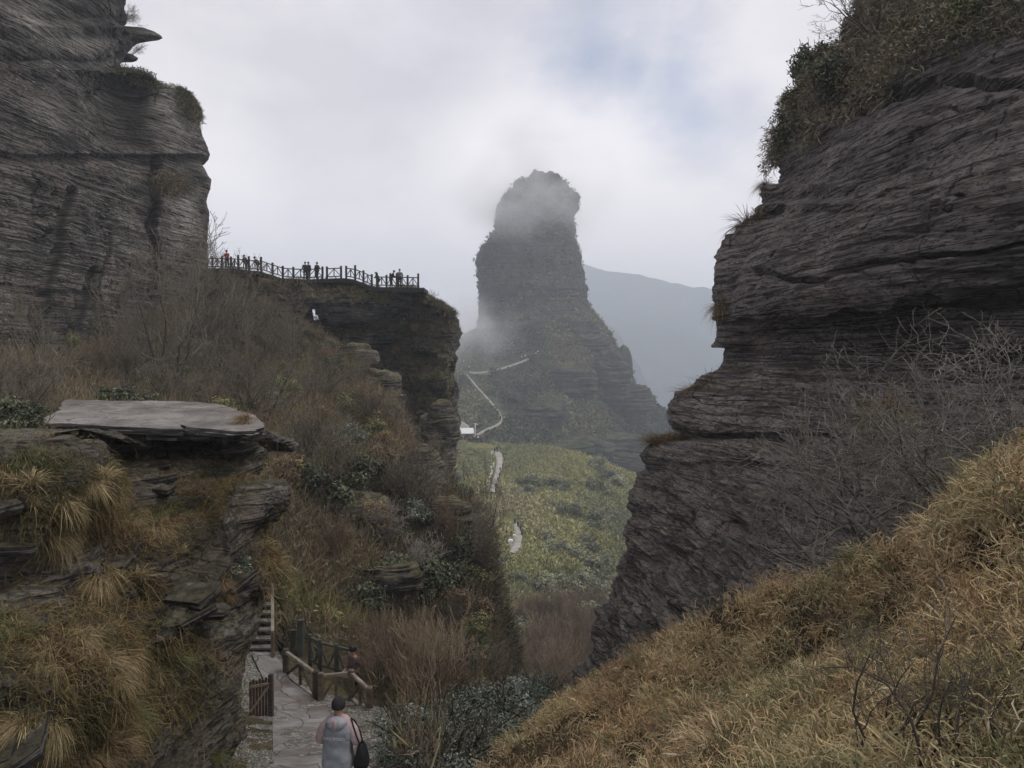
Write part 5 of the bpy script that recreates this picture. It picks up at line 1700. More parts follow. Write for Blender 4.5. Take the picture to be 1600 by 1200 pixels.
rows = H_ROWS
GR = Surf('side', 200, 200, rows, XL=[(1018, 385), (1060, 380), (1100, 350), (1330, 290)],
          XR=[(1018, 436), (1040, 446), (1062, 470), (1085, 510), (1100, 575), (1112, 612), (1140, 636), (1170, 646), (1200, 660), (1330, 720)], y0=1018, y1=1330, blur=(6, 6), dscale=lambda x, y: 0.9965)
GR.displace(0.05 * fbm(GR.p[..., 0] * 2, GR.p[..., 1] * 2, GR.p[..., 2] * 2, 4, 33) * 1.0, 0)
tag(GR.build('gravel', gravel_mat(), smooth=True), kind='structure')
PT = Surf('side', 160, 200, rows, XL=[(1020, 392), (1040, 402), (1062, 413), (1100, 425), (1330, 430)], XR=[(1020, 424), (1035, 440), (1062, 452), (1098, 500), (1120, 522), (1160, 552), (1200, 580), (1330, 640)],
          y0=1020, y1=1330, blur=(6, 6), dscale=lambda x, y: 0.990)
px_, py_, d_ = proj(PT.p)
PT.displace(0.02 * fbm(PT.p[..., 0] * 1.5, PT.p[..., 1] * 1.5, PT.p[..., 2], 3, 34), 0)
tag(PT.build('path', flag_mat(), smooth=True), kind='structure')
# pebbles
rp = np.random.default_rng(9)
pp_, pn_ = GR.sample(9000, rp, lambda px, py, p, nn: (py < 1230) * (1 - (px > itab([(1020, 392), (1100, 425), (1330, 430)], py)) * (px < itab([(1020, 424), (1062, 452), (1098, 500), (1120, 522), (1200, 580)], py)) * 0.97) * 1.0)
nP = len(pp_)
sz = rp.uniform(0.006, 0.024, (nP, 1)) * np.array([1, 1, 0.6])
octv = np.array([[1, 0, 0], [0, 1, 0], [-1, 0, 0], [0, -1, 0], [0, 0, 1], [0, 0, -1]], float)
vv = pp_[:, None] + octv[None] * sz[:, None] * rp.uniform(0.7, 1.3, (nP, 6, 1)) + np.array([0, 0, 0.008])
of = np.array([[0, 1, 4], [1, 2, 4], [2, 3, 4], [3, 0, 4], [1, 0, 5], [2, 1, 5], [3, 2, 5], [0, 3, 5]])
ff = (np.arange(nP)[:, None, None] * 6 + of[None]).reshape(-1, 3)
pc = np.repeat(np.clip(pick([(0.12, 0.11, 0.10), (0.19, 0.18, 0.16), (0.27, 0.26, 0.235), (0.38, 0.37, 0.34)], rp.random(nP), rp), 0, 1), 6, 0)
tag(mesh_from('pebbles', vv.reshape(-1, 3), ff, attr_mat('pebble', 0.8), False, pc), kind='stuff')

M['wood_dark'] = plain_mat('wood_dark', (0.08, 0.066, 0.053), (0.045, 0.038, 0.03), 3, 0.8, 0.6, (1, 1, 6))
M['wood'] = plain_mat('wood', (0.17, 0.13, 0.088), (0.09, 0.07, 0.05), 3, 0.8, 0.6, (2, 2, 2))
M['wood_top'] = plain_mat('wood_top', (0.32, 0.28, 0.22), (0.18, 0.15, 0.12), 3, 0.75, 0.5)
M['wood_green'] = plain_mat('wood_green', (0.085, 0.092, 0.075), (0.05, 0.054, 0.045), 3, 0.8, 0.5)
M['stone_step'] = plain_mat('stone_step', (0.26, 0.245, 0.225), (0.13, 0.12, 0.11), 5, 0.85, 0.8)
M['stone_riser'] = plain_mat('stone_riser', (0.045, 0.04, 0.035), (0.025, 0.022, 0.02), 5, 0.9, 0.8)


def beam(p, q, w, h, mat, name, parent, up=(0, 0, 1), bev=0.25):
    """a bevelled beam from p to q"""
    p, q = np.array(p, float), np.array(q, float)
    t = unit((q - p)[None])[0]
    u = np.cross(t, np.array(up, float))
    if np.linalg.norm(u) < 1e-3:
        u = np.cross(t, np.array([1.0, 0, 0]))
    u /= np.linalg.norm(u)
    s = np.cross(u, t)
    b = bev * min(w, h) / 2
    prof = [(-w / 2 + b, -h / 2), (w / 2 - b, -h / 2), (w / 2, -h / 2 + b), (w / 2, h / 2 - b), (w / 2 - b, h / 2), (-w / 2 + b, h / 2), (-w / 2, h / 2 - b), (-w / 2, -h / 2 + b)]
    v, n = [], len(prof)
    L = np.linalg.norm(q - p)
    stations = [(0, 0.8), (min(b, L * 0.1), 1.0), (L - min(b, L * 0.1), 1.0), (L, 0.8)]
    for l_, k in stations:
        for a, c in prof:
            v.append(p + t * l_ + (u * a + s * c) * k)
    fs = []
    for i in range(3):
        for j in range(n):
            fs.append((i * n + j, i * n + (j + 1) % n, (i + 1) * n + (j + 1) % n, (i + 1) * n + j))
    fs = [np.array(fs)]
    v.append(p); v.append(q)
    k0, k1 = len(v) - 2, len(v) - 1
    tr = [(k0, (j + 1) % n, j) for j in range(n)] + [(k1, 3 * n + j, 3 * n + (j + 1) % n) for j in range(n)]
    fs.append(np.array(tr))
    base = np.array(parent.location) if parent is not None else 0
    return mesh_from(name, np.array(v) - base, fs, mat, False, parent=parent)


def railing(name, label, posts, mats, height=0.9, pw=0.13, rw=0.07, brace='A', spans=None, low=0.14, top_over=0.0, cat='railing', post_h=None, rails=(None, None)):
    """posts: foot points; spans: pairs of indices joined by rails and braces"""
    posts = [np.array(p, float) for p in posts]
    root = empty(name, tuple(float(a) for a in posts[0]), 0, label, cat)
    Z = np.array([0, 0, 1.0])
    pm, rm, tm = mats
    for i, p in enumerate(posts):
        hh = (post_h[i] if post_h else height)
        beam(p - Z * 0.15, p + Z * (hh + top_over), pw, pw, pm, 'post', root, up=(0, 1, 0))
    spans = spans or [(i, i + 1) for i in range(len(posts) - 1)]
    for a, b in spans:
        p, q = posts[a], posts[b]
        beam(p + Z * height * 0.9, q + Z * height * 0.9, rw * 1.2, rw, tm, 'rail', root)
        beam(p + Z * low, q + Z * low, rw * 1.2, rw, tm, 'rail', root)
        m = (p + q) / 2
        if brace == 'A':
            beam(m + Z * low, m + Z * height * 0.88, rw * 0.95, rw * 0.95, rm, 'baluster', root, up=(0, 1, 0))
            beam(p + Z * low, m * 0.96 + p * 0.04 + Z * height * 0.84, rw * 0.8, rw * 0.7, rm, 'brace', root)
            beam(q + Z * low, m * 0.96 + q * 0.04 + Z * height * 0.84, rw * 0.8, rw * 0.7, rm, 'brace', root)
        elif brace == 'X':
            off = np.array([0, rw * 0.4, 0])
            beam(p + Z * low + off, q + Z * height * 0.86 + off, rw * 0.8, rw * 0.7, rm, 'brace', root)
            beam(q + Z * low - off, p + Z * height * 0.86 - off, rw * 0.8, rw * 0.7, rm, 'brace', root)
        elif brace == 'V':
            beam(p + Z * height * 0.84, m + Z * low * 1.1, rw * 0.8, rw * 0.7, rm, 'brace', root)
            beam(q + Z * height * 0.84, m + Z * low * 1.1, rw * 0.8, rw * 0.7, rm, 'brace', root)
    return root


hd = lambda px, py: float(depth_table(H_ROWS, np.array([px]), np.array([py]))[0]) * 0.99
r1 = P(447, 1062, 21.0); r2 = P(494, 1100, 19.4); r3 = P(502, 1104, 19.2); r4 = P(549, 1099, 19.3)
railing('railing', 'weathered dark timber railing along the path descending to the right', [r1, r2], (M['wood_dark'], M['wood_dark'], M['wood_top']), 0.86, 0.15, 0.08)
railing('railing', 'brown timber railing with crossed braces in front of the bearded shrubs', [r3, r4, P(578, 1128, 18.6)], (M['wood'], M['wood'], M['wood_top']), 0.86, 0.14, 0.075)['label'] = 'brown timber railing running right from the corner post behind the walker'
railing('railing', 'mossy dark timber railing further down behind the first one', [P(485, 1038, hd(485, 1038)), P(500, 1047, hd(500, 1047)), P(526, 1054, hd(526, 1054)), P(552, 1060, hd(552, 1060))],
        (M['wood_green'], M['wood_green'], M['wood_green']), 0.86, 0.11, 0.06, 'V')
for px, py, d, h, lab in [(459, 1042, 22.4, 1.05, 'shorter dark green wooden post behind the path corner'), (470.5, 1036, 22.2, 1.22, 'taller dark green wooden post behind the path corner')]:
    f0 = P(px, py, d)
    root = empty('wooden_post', tuple(float(a) for a in f0), 0, lab, 'post')
    beam(f0 - np.array([0, 0, 0.2]), f0 + np.array([0, 0, h]), 0.16, 0.16, M['wood_green'], 'shaft', root, up=(0, 1, 0))
    beam(f0 + np.array([0, 0, h + 0.002]), f0 + np.array([0, 0, h + 0.05]), 0.2, 0.2, M['wood_dark'], 'cap', root, up=(0, 1, 0))
# board fence at the left of the path
f0 = P(392, 1122, 16.6); f1 = P(421, 1116, 16.9)
root = empty('board_fence', tuple(float(a) for a in f0), 0, 'short reddish brown board fence between outcrop and stone path', 'fence')
Z = np.array([0, 0, 1.0])
brd = plain_mat('board_red', (0.11, 0.07, 0.05), (0.055, 0.038, 0.03), 4, 0.8, 0.5)
for k in range(7):
    t = k / 6
    q = f0 * (1 - t) + f1 * t
    beam(q - Z * 0.1, q + Z * (0.80 + 0.03 * (k % 2)), 0.055, 0.03, brd, 'board', root, up=(0, 1, 0))
beam(f0 + Z * 0.7 - np.array([0, 0.05, 0]), f1 + Z * 0.7 - np.array([0, 0.05, 0]), 0.05, 0.06, M['wood'], 'rail', root)
beam(f0 + Z * 0.15 - np.array([0, 0.05, 0]), f1 + Z * 0.65 - np.array([0, 0.05, 0]), 0.04, 0.05, M['wood'], 'brace', root)
beam(f1 + np.array([0.04, 0, -0.1]), f1 + np.array([0.04, 0, 0.9]), 0.1, 0.1, M['wood_dark'], 'post', root, up=(0, 1, 0))

# stairs climbing away on the left
s0 = P(407, 1027, 22.0)
root = empty('stone_steps', tuple(float(a) for a in s0), 0, 'narrow stone steps climbing away between outcrop and hillside', 'steps')
for k in range(11):
    a = s0 + np.array([-0.085 * k, 0.27 * k, 0.165 * k])
    beam(a + np.array([-0.42, 0.13, -0.03]), a + np.array([0.34, 0.13, -0.02]), 0.30, 0.06, M['stone_step'], 'step', root)
    beam(a + np.array([-0.41, 0.17, -0.15]), a + np.array([0.33, 0.17, -0.145]), 0.2, 0.17, M['stone_riser'], 'riser', root)
a, b = s0 + np.array([0.37, -0.05, 0]), s0 + np.array([-0.55, 2.9, 1.80])
root2 = empty('handrail', tuple(float(x) for x in a), 0, 'light wooden handrail beside the stone steps', 'handrail')
beam(a - Z * 0.2, a + Z * 0.75, 0.09, 0.09, M['wood'], 'post', root2, up=(0, 1, 0))
beam(b - Z * 0.2, b + Z * 0.75, 0.09, 0.09, M['wood'], 'post', root2, up=(0, 1, 0))
beam(a + Z * 0.75, b + Z * 0.75, 0.09, 0.06, M['wood_top'], 'rail', root2)
# ground under the steps
sp_ = np.array([s0 + np.array([x - y * 0.31, y, y * 0.61 - 0.32 - 0.03]) for y in (-0.6, 0.5, 1.5, 3.4) for x in (-1.6, -0.4, 0.5)])
idx = np.arange(12).reshape(4, 3)
tag(mesh_from('path_bank', sp_, np.stack([idx[:-1, :-1], idx[:-1, 1:], idx[1:, 1:], idx[1:, :-1]], -1).reshape(-1, 4), M['hillside'], True), kind='structure')

# railing of the lookout on the ridge
PB = [(318, 421), (332, 420), (347, 420), (361, 420.5), (372.5, 421), (389, 423), (408, 424), (426, 430), (442, 435), (458.5, 436.5), (481, 437), (504, 436), (511, 436), (533, 435), (541, 435), (555, 437), (568, 442), (581, 448), (589, 449), (604, 449), (620, 449.5), (637, 449.5), (653.5, 450)]
DR = 69.0
wd = plain_mat('rail_dark', (0.05, 0.042, 0.038), (0.03, 0.026, 0.024), 2, 0.85)
posts = [P(x, y, DR + (0.8 if x < 340 else 0)) for x, y in PB]
thick = {372.5, 389, 408, 555, 589, 653.5, 620}
rail_root = railing('railing', 'long dark timber railing around the lookout on top of the ridge', posts, (wd, wd, wd), 1.02, 0.17, 0.085, 'A', spans=[(i, i + 1) for i in range(len(posts) - 1) if abs(PB[i][0] - PB[i + 1][0]) > 9], low=0.2,
                    post_h=[1.30 if x in thick else 1.12 for x, y in PB])
# the flagged floor of the lookout
fl = []
for x, y in PB:
    a = P(x, y, DR)
    fl += [a + np.array([0, -0.5, -0.03]), a + np.array([0, 2.6, -0.03]), a + np.array([0, 2.6, -0.4]), a + np.array([0, -0.5, -0.4])]
fl = np.array(fl).reshape(-1, 4, 3)
fl[-1, :, 0] += 0.6
m_ = len(fl)
idx = np.arange(m_ * 4).reshape(m_, 4)
qs = []
for j in range(4):
    j2 = (j + 1) % 4
    qs.append(np.stack([idx[:-1, j], idx[1:, j], idx[1:, j2], idx[:-1, j2]], -1))
qs.append(np.array([[idx[0, 0], idx[0, 1], idx[0, 2], idx[0, 3]], [idx[-1, 3], idx[-1, 2], idx[-1, 1], idx[-1, 0]]]))
tag(mesh_from('lookout_floor', fl, np.concatenate(qs), M['stone_riser'], False), 'thin stone floor of the lookout under its railing', 'platform')

# ------------------------------------------------------------------ people
M['skin'] = plain_mat('skin', (0.42, 0.26, 0.19), (0.38, 0.23, 0.165), 9, 0.55)
M['hair'] = plain_mat('hair', (0.022, 0.018, 0.016), (0.012, 0.010, 0.009), 20, 0.5)


def cloth(c, nm):
    return plain_mat(nm, c, tuple(0.78 * v for v in c), 7, 0.85, 0.35)


def skin_mesh(name, joints, edges, root, mat, parent, sub=1):
    me = bpy.data.meshes.new(name)
    names = list(joints)
    me.from_pydata([tuple(map(float, joints[k][0])) for k in names], [(names.index(a), names.index(b)) for a, b in edges], [])
    o = bpy.data.objects.new(name, me)
    col.objects.link(o)
    o.modifiers.new('s', 'SKIN').use_smooth_shade = True
    if not me.skin_vertices:
        me.skin_vertices.new()
    for k, sv in zip(names, me.skin_vertices[0].data):
        r = joints[k][1]
        sv.radius = (r, r) if isinstance(r, (int, float)) else r
        sv.use_root = (k == root)
    if sub:
        o.modifiers.new('d', 'SUBSURF').levels = sub
    dg = bpy.context.evaluated_depsgraph_get()
    m2 = bpy.data.meshes.new_from_object(o.evaluated_get(dg))
    m2.name = name
    bpy.data.objects.remove(o)
    m2.materials.clear()
    m2.materials.append(mat)
    r = bpy.data.objects.new(name, m2)
    col.objects.link(r)
    if parent is not None:
        r.parent = parent
    return r


def blob(name, c, r, mat, parent, nu=16, nv=10, noise=0.0, cut=None):
    th = np.linspace(0, 2 * np.pi, nu, endpoint=False)
    ph = np.linspace(0.02, np.pi - 0.02, nv)
    v = np.stack([np.sin(ph)[:, None] * np.cos(th), np.sin(ph)[:, None] * np.sin(th), np.cos(ph)[:, None] + 0 * th], -1)
    v = v * np.array(r) * (1 + noise * n3(v[..., 0] * 3, v[..., 1] * 3, v[..., 2] * 3, 4))[..., None]
    if cut is not None:
        v[..., 2] = np.maximum(v[..., 2], cut)
    v = v + np.array(c)
    idx = np.arange(nu * nv).reshape(nv, nu)
    idx = np.concatenate([idx, idx[:, :1]], 1)
    q = np.stack([idx[:-1, :-1], idx[1:, :-1], idx[1:, 1:], idx[:-1, 1:]], -1).reshape(-1, 4)
    return mesh_from(name, v, q, mat, True, parent=parent)


def pose_joints(h=1.65, lean=0.0, arms='down', stride=0.08, headturn=0.0):
    """joint positions for a figure facing +y with its feet at the origin"""
    k = h / 1.68

    def up(x, y, z):     # upper body leans forward about the hips
        dz = z - 0.92
        return (x * k, (y + math.sin(lean) * dz) * k, (0.92 + math.cos(lean) * dz) * k)
    J = {'pelvis': ((0, 0, 0.93 * k), 0.125), 'waist': (up(0, 0, 1.08), 0.115), 'chest': (up(0, 0, 1.27), 0.13), 'neck': (up(0, 0.0, 1.44), 0.055),
         'head1': (up(0, 0.015, 1.52), (0.068, 0.078)), 'head2': (up(0, 0.02, 1.60), (0.078, 0.092)), 'crown': (up(0, 0.01, 1.655), (0.052, 0.062))}
    for s, n in ((-1, 'l'), (1, 'r')):
        J['hip' + n] = ((s * 0.095 * k, 0, 0.88 * k), 0.085)
        J['knee' + n] = ((s * 0.105 * k, (0.03 + s * stride * 0.5) * k, 0.49 * k), 0.056)
        J['ankle' + n] = ((s * 0.11 * k, (s * stride) * k, 0.09 * k), 0.04)
        J['toe' + n] = ((s * 0.12 * k, (s * stride + 0.16) * k, 0.035 * k), 0.034)
        J['sh' + n] = (up(s * 0.175, 0, 1.375), 0.056)
        if arms == 'down':
            e, w = up(s * 0.235, -0.02, 1.10), up(s * 0.235, 0.06, 0.86)
        elif arms == 'rail':
            e, w = up(s * 0.25, 0.10, 1.14), up(s * 0.16, 0.33, 1.10)
        elif arms == 'front':
            e, w = up(s * 0.272, -0.03, 1.12), up(s * 0.20, 0.20, 1.03)
        else:
            e, w = up(s * 0.27, 0.06, 1.22), up(s * 0.10, 0.22, 1.42)
        J['el' + n] = (e, 0.042)
        J['wr' + n] = (w, 0.028)
        e, w = np.array(e), np.array(w)
        d = (w - e) / np.linalg.norm(w - e)
        J['pa' + n] = (tuple(w + d * 0.07), (0.036, 0.018))
        side = np.cross(d, [0, 0, 1.0] if abs(d[2]) < 0.8 else [0, 1.0, 0])
        side /= np.linalg.norm(side)
        bendv = np.cross(side, d)
        for i, (off, ln) in enumerate(((-0.030, 0.058), (-0.010, 0.068), (0.010, 0.064), (0.030, 0.05))):
            b0 = w + d * 0.105 + side * off
            J[f'f{i}a{n}'] = (tuple(b0), 0.0095)
            J[f'f{i}b{n}'] = (tuple(b0 + d * ln * 0.5 + bendv * 0.010), 0.0085)
            J[f'f{i}c{n}'] = (tuple(b0 + d * ln * 0.8 + bendv * 0.032), 0.0075)
        J['t1' + n] = (tuple(w + d * 0.05 - side * 0.045 * s), 0.011)
        J['t2' + n] = (tuple(w + d * 0.095 - side * 0.058 * s + bendv * 0.015), 0.009)
    return J


EDG = [('pelvis', 'waist'), ('waist', 'chest'), ('chest', 'neck'), ('neck', 'head1'), ('head1', 'head2'), ('head2', 'crown')]
for n in 'lr':
    EDG += [('pelvis', 'hip' + n), ('hip' + n, 'knee' + n), ('knee' + n, 'ankle' + n), ('ankle' + n, 'toe' + n), ('chest', 'sh' + n), ('sh' + n, 'el' + n), ('el' + n, 'wr' + n), ('wr' + n, 'pa' + n)]
HAND = []
for n in 'lr':
    for i in range(4):
        HAND += [('pa' + n, f'f{i}a{n}'), (f'f{i}a{n}', f'f{i}b{n}'), (f'f{i}b{n}', f'f{i}c{n}')]
    HAND += [('wr' + n, 't1' + n), ('t1' + n, 't2' + n)]
SLEEVES = [('pelvis', 'waist'), ('waist', 'chest'), ('chest', 'neckc'), ('chest', 'shl'), ('shl', 'ell'), ('ell', 'wrl'), ('chest', 'shr'), ('shr', 'elr'), ('elr', 'wrr')]
LEGS = [('pelvis', 'hipl'), ('hipl', 'kneel'), ('kneel', 'anklel'), ('pelvis', 'hipr'), ('hipr', 'kneer'), ('kneer', 'ankler')]


def grow_r(J, keys, add, repl=None):
    out = {}
    for k in keys:
        p, r = J[k]
        if repl and k in repl:
            r = repl[k]
        out[k] = (p, tuple(a + add for a in r) if isinstance(r, tuple) else r + add)
    return out


def person(label, loc, rz, coat, trous, h=1.65, lean=0.0, arms='down', hat=None, group=None, fingers=False, sub=1, hood=False, pack=None, coat_on=True):
    root = empty('person', tuple(float(v) for v in loc), rz, label, 'person', group)
    J = pose_joints(h, lean, arms)
    if not coat_on:      # slimmer under a separately built vest and sleeves
        for k_, r_ in (('shl', 0.034), ('shr', 0.034), ('ell', 0.034), ('elr', 0.034), ('chest', 0.09), ('waist', 0.09)):
            J[k_] = (J[k_][0], r_)
    used = set(sum(([a, b] for a, b in EDG + (HAND if fingers else [])), []))
    skin_mesh('body', {k: v for k, v in J.items() if k in used}, EDG + (HAND if fingers else []), 'pelvis', M['skin'], root, sub)
    nk = np.array(J['neck'][0]); ch = np.array(J['chest'][0])
    J['neckc'] = (tuple(nk * 0.72 + ch * 0.28), 0.075)
    keys = ['pelvis', 'waist', 'chest', 'neckc', 'shl', 'ell', 'wrl', 'shr', 'elr', 'wrr']
    if coat_on:
        skin_mesh('jacket', grow_r(J, keys, 0.022, {'pelvis': 0.15, 'waist': 0.145, 'chest': 0.15}), SLEEVES, 'waist', coat, root, sub)
    skin_mesh('trousers', grow_r(J, ['pelvis', 'hipl', 'kneel', 'anklel', 'hipr', 'kneer', 'ankler'], 0.02, None if coat_on else {'pelvis': 0.10, 'hipl': 0.07, 'hipr': 0.07}), LEGS, 'pelvis', trous, root, sub)
    hp = np.array(J['head2'][0])
    blob('hair' if hat is None else 'hat', hp + np.array([0, -0.018, 0.022]), (0.098, 0.108, 0.112), hat or M['hair'], root, 18, 12, 0.05, cut=-0.055)
    k = h / 1.68
    # face: nose, ears and eyes, on the side the figure looks to
    blob('nose', hp + np.array([0, 0.112, -0.035]), (0.014, 0.022, 0.022), M['skin'], root, 8, 6)
    for s in (-1, 1):
        blob('shoe', np.array(J['toe' + ('l' if s < 0 else 'r')][0]) + np.array([0, -0.07, 0.012]), (0.05, 0.14, 0.045), M['hair'], root, 10, 6)
    if hood:
        blob('hood', np.array(J['neck'][0]) + np.array([0, -0.07, -0.03]), (0.12, 0.08, 0.09), coat, root, 14, 8)
    if pack is not None:
        bp = np.array(J['chest'][0]) + np.array([0, -0.2, -0.05])
        blob('backpack', bp, (0.15, 0.10, 0.22), pack, root, 14, 10, 0.08)
    return root


cl = dict(black=cloth((0.02, 0.02, 0.022), 'cloth_black'), red=cloth((0.42, 0.05, 0.06), 'cloth_red'), grey=cloth((0.12, 0.12, 0.13), 'cloth_grey'), navy=cloth((0.03, 0.04, 0.07), 'cloth_navy'),
          white=cloth((0.62, 0.61, 0.60), 'cloth_white'), maroon=cloth((0.13, 0.085, 0.085), 'cloth_maroon'), pink=cloth((0.46, 0.34, 0.34), 'cloth_pink'), brown=cloth((0.07, 0.05, 0.04), 'cloth_brown'))

# visitors on the ridge lookout
G_R = 'visitors on the ridge lookout'
for px, py, dd, rz, coat, tr, lean, arms, hat, pack, h, lab in [
        (355, 421, 70.0, 3.0, 'red', 'black', 0.1, 'rail', None, None, 1.72, 'person in a red jacket at the left end of the ridge railing'),
        (385, 423.5, 70.0, 1.2, 'black', 'navy', 0.45, 'rail', None, None, 1.5, 'person in black bending over the ridge railing near the thick post'),
        (403, 425, 70.2, 1.5, 'grey', 'black', 0.55, 'rail', None, None, 1.45, 'dark clad person stooping just behind the ridge railing where it starts to descend'),
        (477, 438, 70.0, 0.4, 'black', 'black', 0.05, 'rail', None, None, 1.66, 'left one of the pair in black standing close together at the ridge railing'),
        (482, 438, 70.6, -0.3, 'navy', 'black', 0.0, 'down', None, None, 1.66, 'right one of the pair in dark clothes close together at the ridge railing'),
        (495.5, 438, 70.0, 0.9, 'black', 'black', 0.0, 'front', None, None, 1.62, 'lone person in black standing just right of the close pair on the ridge'),
        (591, 450.5, 70.4, 1.4, 'brown', 'black', 0.35, 'rail', 'grey', None, 1.5, 'person in a dull cap leaning behind the thick post of the lookout'),
        (611, 451, 70.0, -1.2, 'black', 'black', 0.42, 'rail', None, 'black', 1.7, 'person with a black backpack leaning over the lookout railing'),
        (624.5, 451, 70.0, 0.3, 'grey', 'black', 0.0, 'front', None, None, 1.76, 'tall person in dark clothes standing at the right end of the lookout')]:
    person(lab, P(px, py, dd), rz, cl[coat], cl[tr], h, lean, arms, cl[hat] if hat else None, G_R, pack=cl[pack] if pack else None)

# person climbing behind the lower railing
person('person in a dull maroon jacket coming up behind the corner post of the timber railing', P(556, 1010, 20.6) - np.array([0, 0, 1.6]), 2.4, cl['maroon'], cl['black'], 1.62, 0.15, 'front', None, sub=2, fingers=True)

# ---- the walker on the path, seen from behind
top = P(528, 1093, 10.8)
foot = top - np.array([0, 0, 1.70])
wk = person('person in a black cap, grey hooded vest and pink sleeves walking away down the path', foot, -0.10, cl['pink'], cl['black'], 1.68, 0.03, 'front', cloth((0.03, 0.026, 0.026), 'cap_black'), sub=2, fingers=True, coat_on=False)
J = pose_joints(1.68, 0.03, 'front')
for n in 'lr':
    s3 = {k: (J[k][0], r) for k, r in (('neck', 0.07), ('sh' + n, 0.088), ('el' + n, 0.07), ('wr' + n, 0.05))}
    skin_mesh('sleeve', s3, [('neck', 'sh' + n), ('sh' + n, 'el' + n), ('el' + n, 'wr' + n)], 'sh' + n, cl['pink'], wk, 2)


def loft(name, levels, mat, parent, nu=40, wr=0.012, seed=0, cap=True):
    """levels: (z, half width, half depth, y centre)"""
    lv = np.array(levels, float)
    zs = np.linspace(lv[0, 0], lv[-1, 0], 46)
    a, b, yc = (np.interp(zs, lv[:, 0], lv[:, i]) for i in (1, 2, 3))
    th = np.linspace(0, 2 * np.pi, nu, endpoint=False)
    c, s = np.cos(th), np.sin(th)
    x = a[:, None] * np.sign(c) * np.abs(c) ** 0.75
    y = b[:, None] * np.sign(s) * np.abs(s) ** 0.75 + yc[:, None]
    z = zs[:, None] + 0 * x
    v = np.stack([x, y, z], -1)
    w = wr * fbm(v[..., 0] * 9, v[..., 1] * 9, v[..., 2] * 7 + v[..., 0] * 5, 3, seed)
    v[..., 0] += w * c
    v[..., 1] += w * s
    idx = np.arange(46 * nu).reshape(46, nu)
    idx = np.concatenate([idx, idx[:, :1]], 1)
    q = np.stack([idx[:-1, :-1], idx[:-1, 1:], idx[1:, 1:], idx[1:, :-1]], -1).reshape(-1, 4)
    o = mesh_from(name, v, q, mat, True, parent=parent)
    return o


vest = cloth((0.27, 0.28, 0.30), 'vest_grey')
loft('vest', [(0.80, 0.218, 0.185, 0), (0.95, 0.205, 0.172, 0), (1.12, 0.198, 0.155, 0.0), (1.28, 0.205, 0.145, 0.005), (1.37, 0.19, 0.12, 0.01), (1.42, 0.15, 0.09, 0.012), (1.45, 0.085, 0.075, 0.015)], vest, wk, wr=0.018, seed=3)
loft('hem_band', [(0.745, 0.205, 0.175, 0), (0.775, 0.226, 0.192, 0), (0.81, 0.222, 0.189, 0)], cl['pink'], wk, seed=5)
blob('hood', (0, -0.085, 1.395), (0.150, 0.085, 0.095), cloth((0.34, 0.35, 0.37), 'hood_grey'), wk, 26, 16, 0.10)
blob('hood_lining', (0, -0.135, 1.405), (0.045, 0.042, 0.072), cl['pink'], wk, 14, 10, 0.05)
fc = bpy.data.curves.new('lettering', 'FONT')
fc.body = "MAX\u00b7SMILED"
fc.size = 0.055
fc.align_x = 'CENTER'
fc.extrude = 0.001
lt = bpy.data.objects.new('lettering', fc)
col.objects.link(lt)
lt.parent = wk
lt.location = (0, -0.163, 1.215)
lt.rotation_euler = (math.pi / 2 - 0.02, 0, 0)
PRINT = (plain_mat('print', (0.62, 0.62, 0.62), (0.52, 0.52, 0.52), 30, 0.8))
dg = bpy.context.evaluated_depsgraph_get()
lm = bpy.data.meshes.new_from_object(lt.evaluated_get(dg))
bpy.data.objects.remove(lt)
lm.materials.clear()
lm.materials.append(PRINT)
lt = bpy.data.objects.new('lettering', lm)
col.objects.link(lt)
lt.parent = wk
lt.location = (0, -0.176, 1.205)
lt.rotation_euler = (math.pi / 2 - 0.02, 0, 0)
# bag hanging from the right shoulder: a thing of its own
bag = empty('shoulder_bag', tuple(float(v) for v in foot), -0.10, 'black shoulder bag hanging at the right hip of the walker in the grey vest', 'bag')
bm_ = cloth((0.012, 0.011, 0.012), 'bag_black')
lvb = [(0.70, 0.05, 0.05, 0), (0.74, 0.085, 0.12, 0), (0.84, 0.095, 0.155, 0), (0.96, 0.075, 0.135, 0), (1.06, 0.045, 0.09, 0), (1.10, 0.02, 0.05, 0)]
o = loft('bag_body', lvb, bm_, bag, 28, 0.02, 9)
o.location = (0.335, 0.02, 0)
v, f = tubes([(0, np.array([(0.335, -0.05, 1.08), (0.29, -0.07, 1.22), (0.235, -0.05, 1.36), (0.19, 0.0, 1.445), (0.215, 0.07, 1.38), (0.29, 0.09, 1.22), (0.335, 0.06, 1.08)]), np.full(7, 0.011))], 6)
mesh_from('strap', v, f, bm_, True, parent=bag)

# ================================================================== VALLEY: trail, pavilion, crowd
M['pale_stone'] = plain_mat('pale_stone', (0.40, 0.375, 0.33), (0.28, 0.26, 0.23), 0.8, 0.9)
M['white_post'] = plain_mat('white_post', (0.75, 0.73, 0.70), (0.6, 0.58, 0.55), 3, 0.8)
M['dark_post'] = plain_mat('dark_post', (0.06, 0.055, 0.05), (0.04, 0.035, 0.03), 3, 0.8)


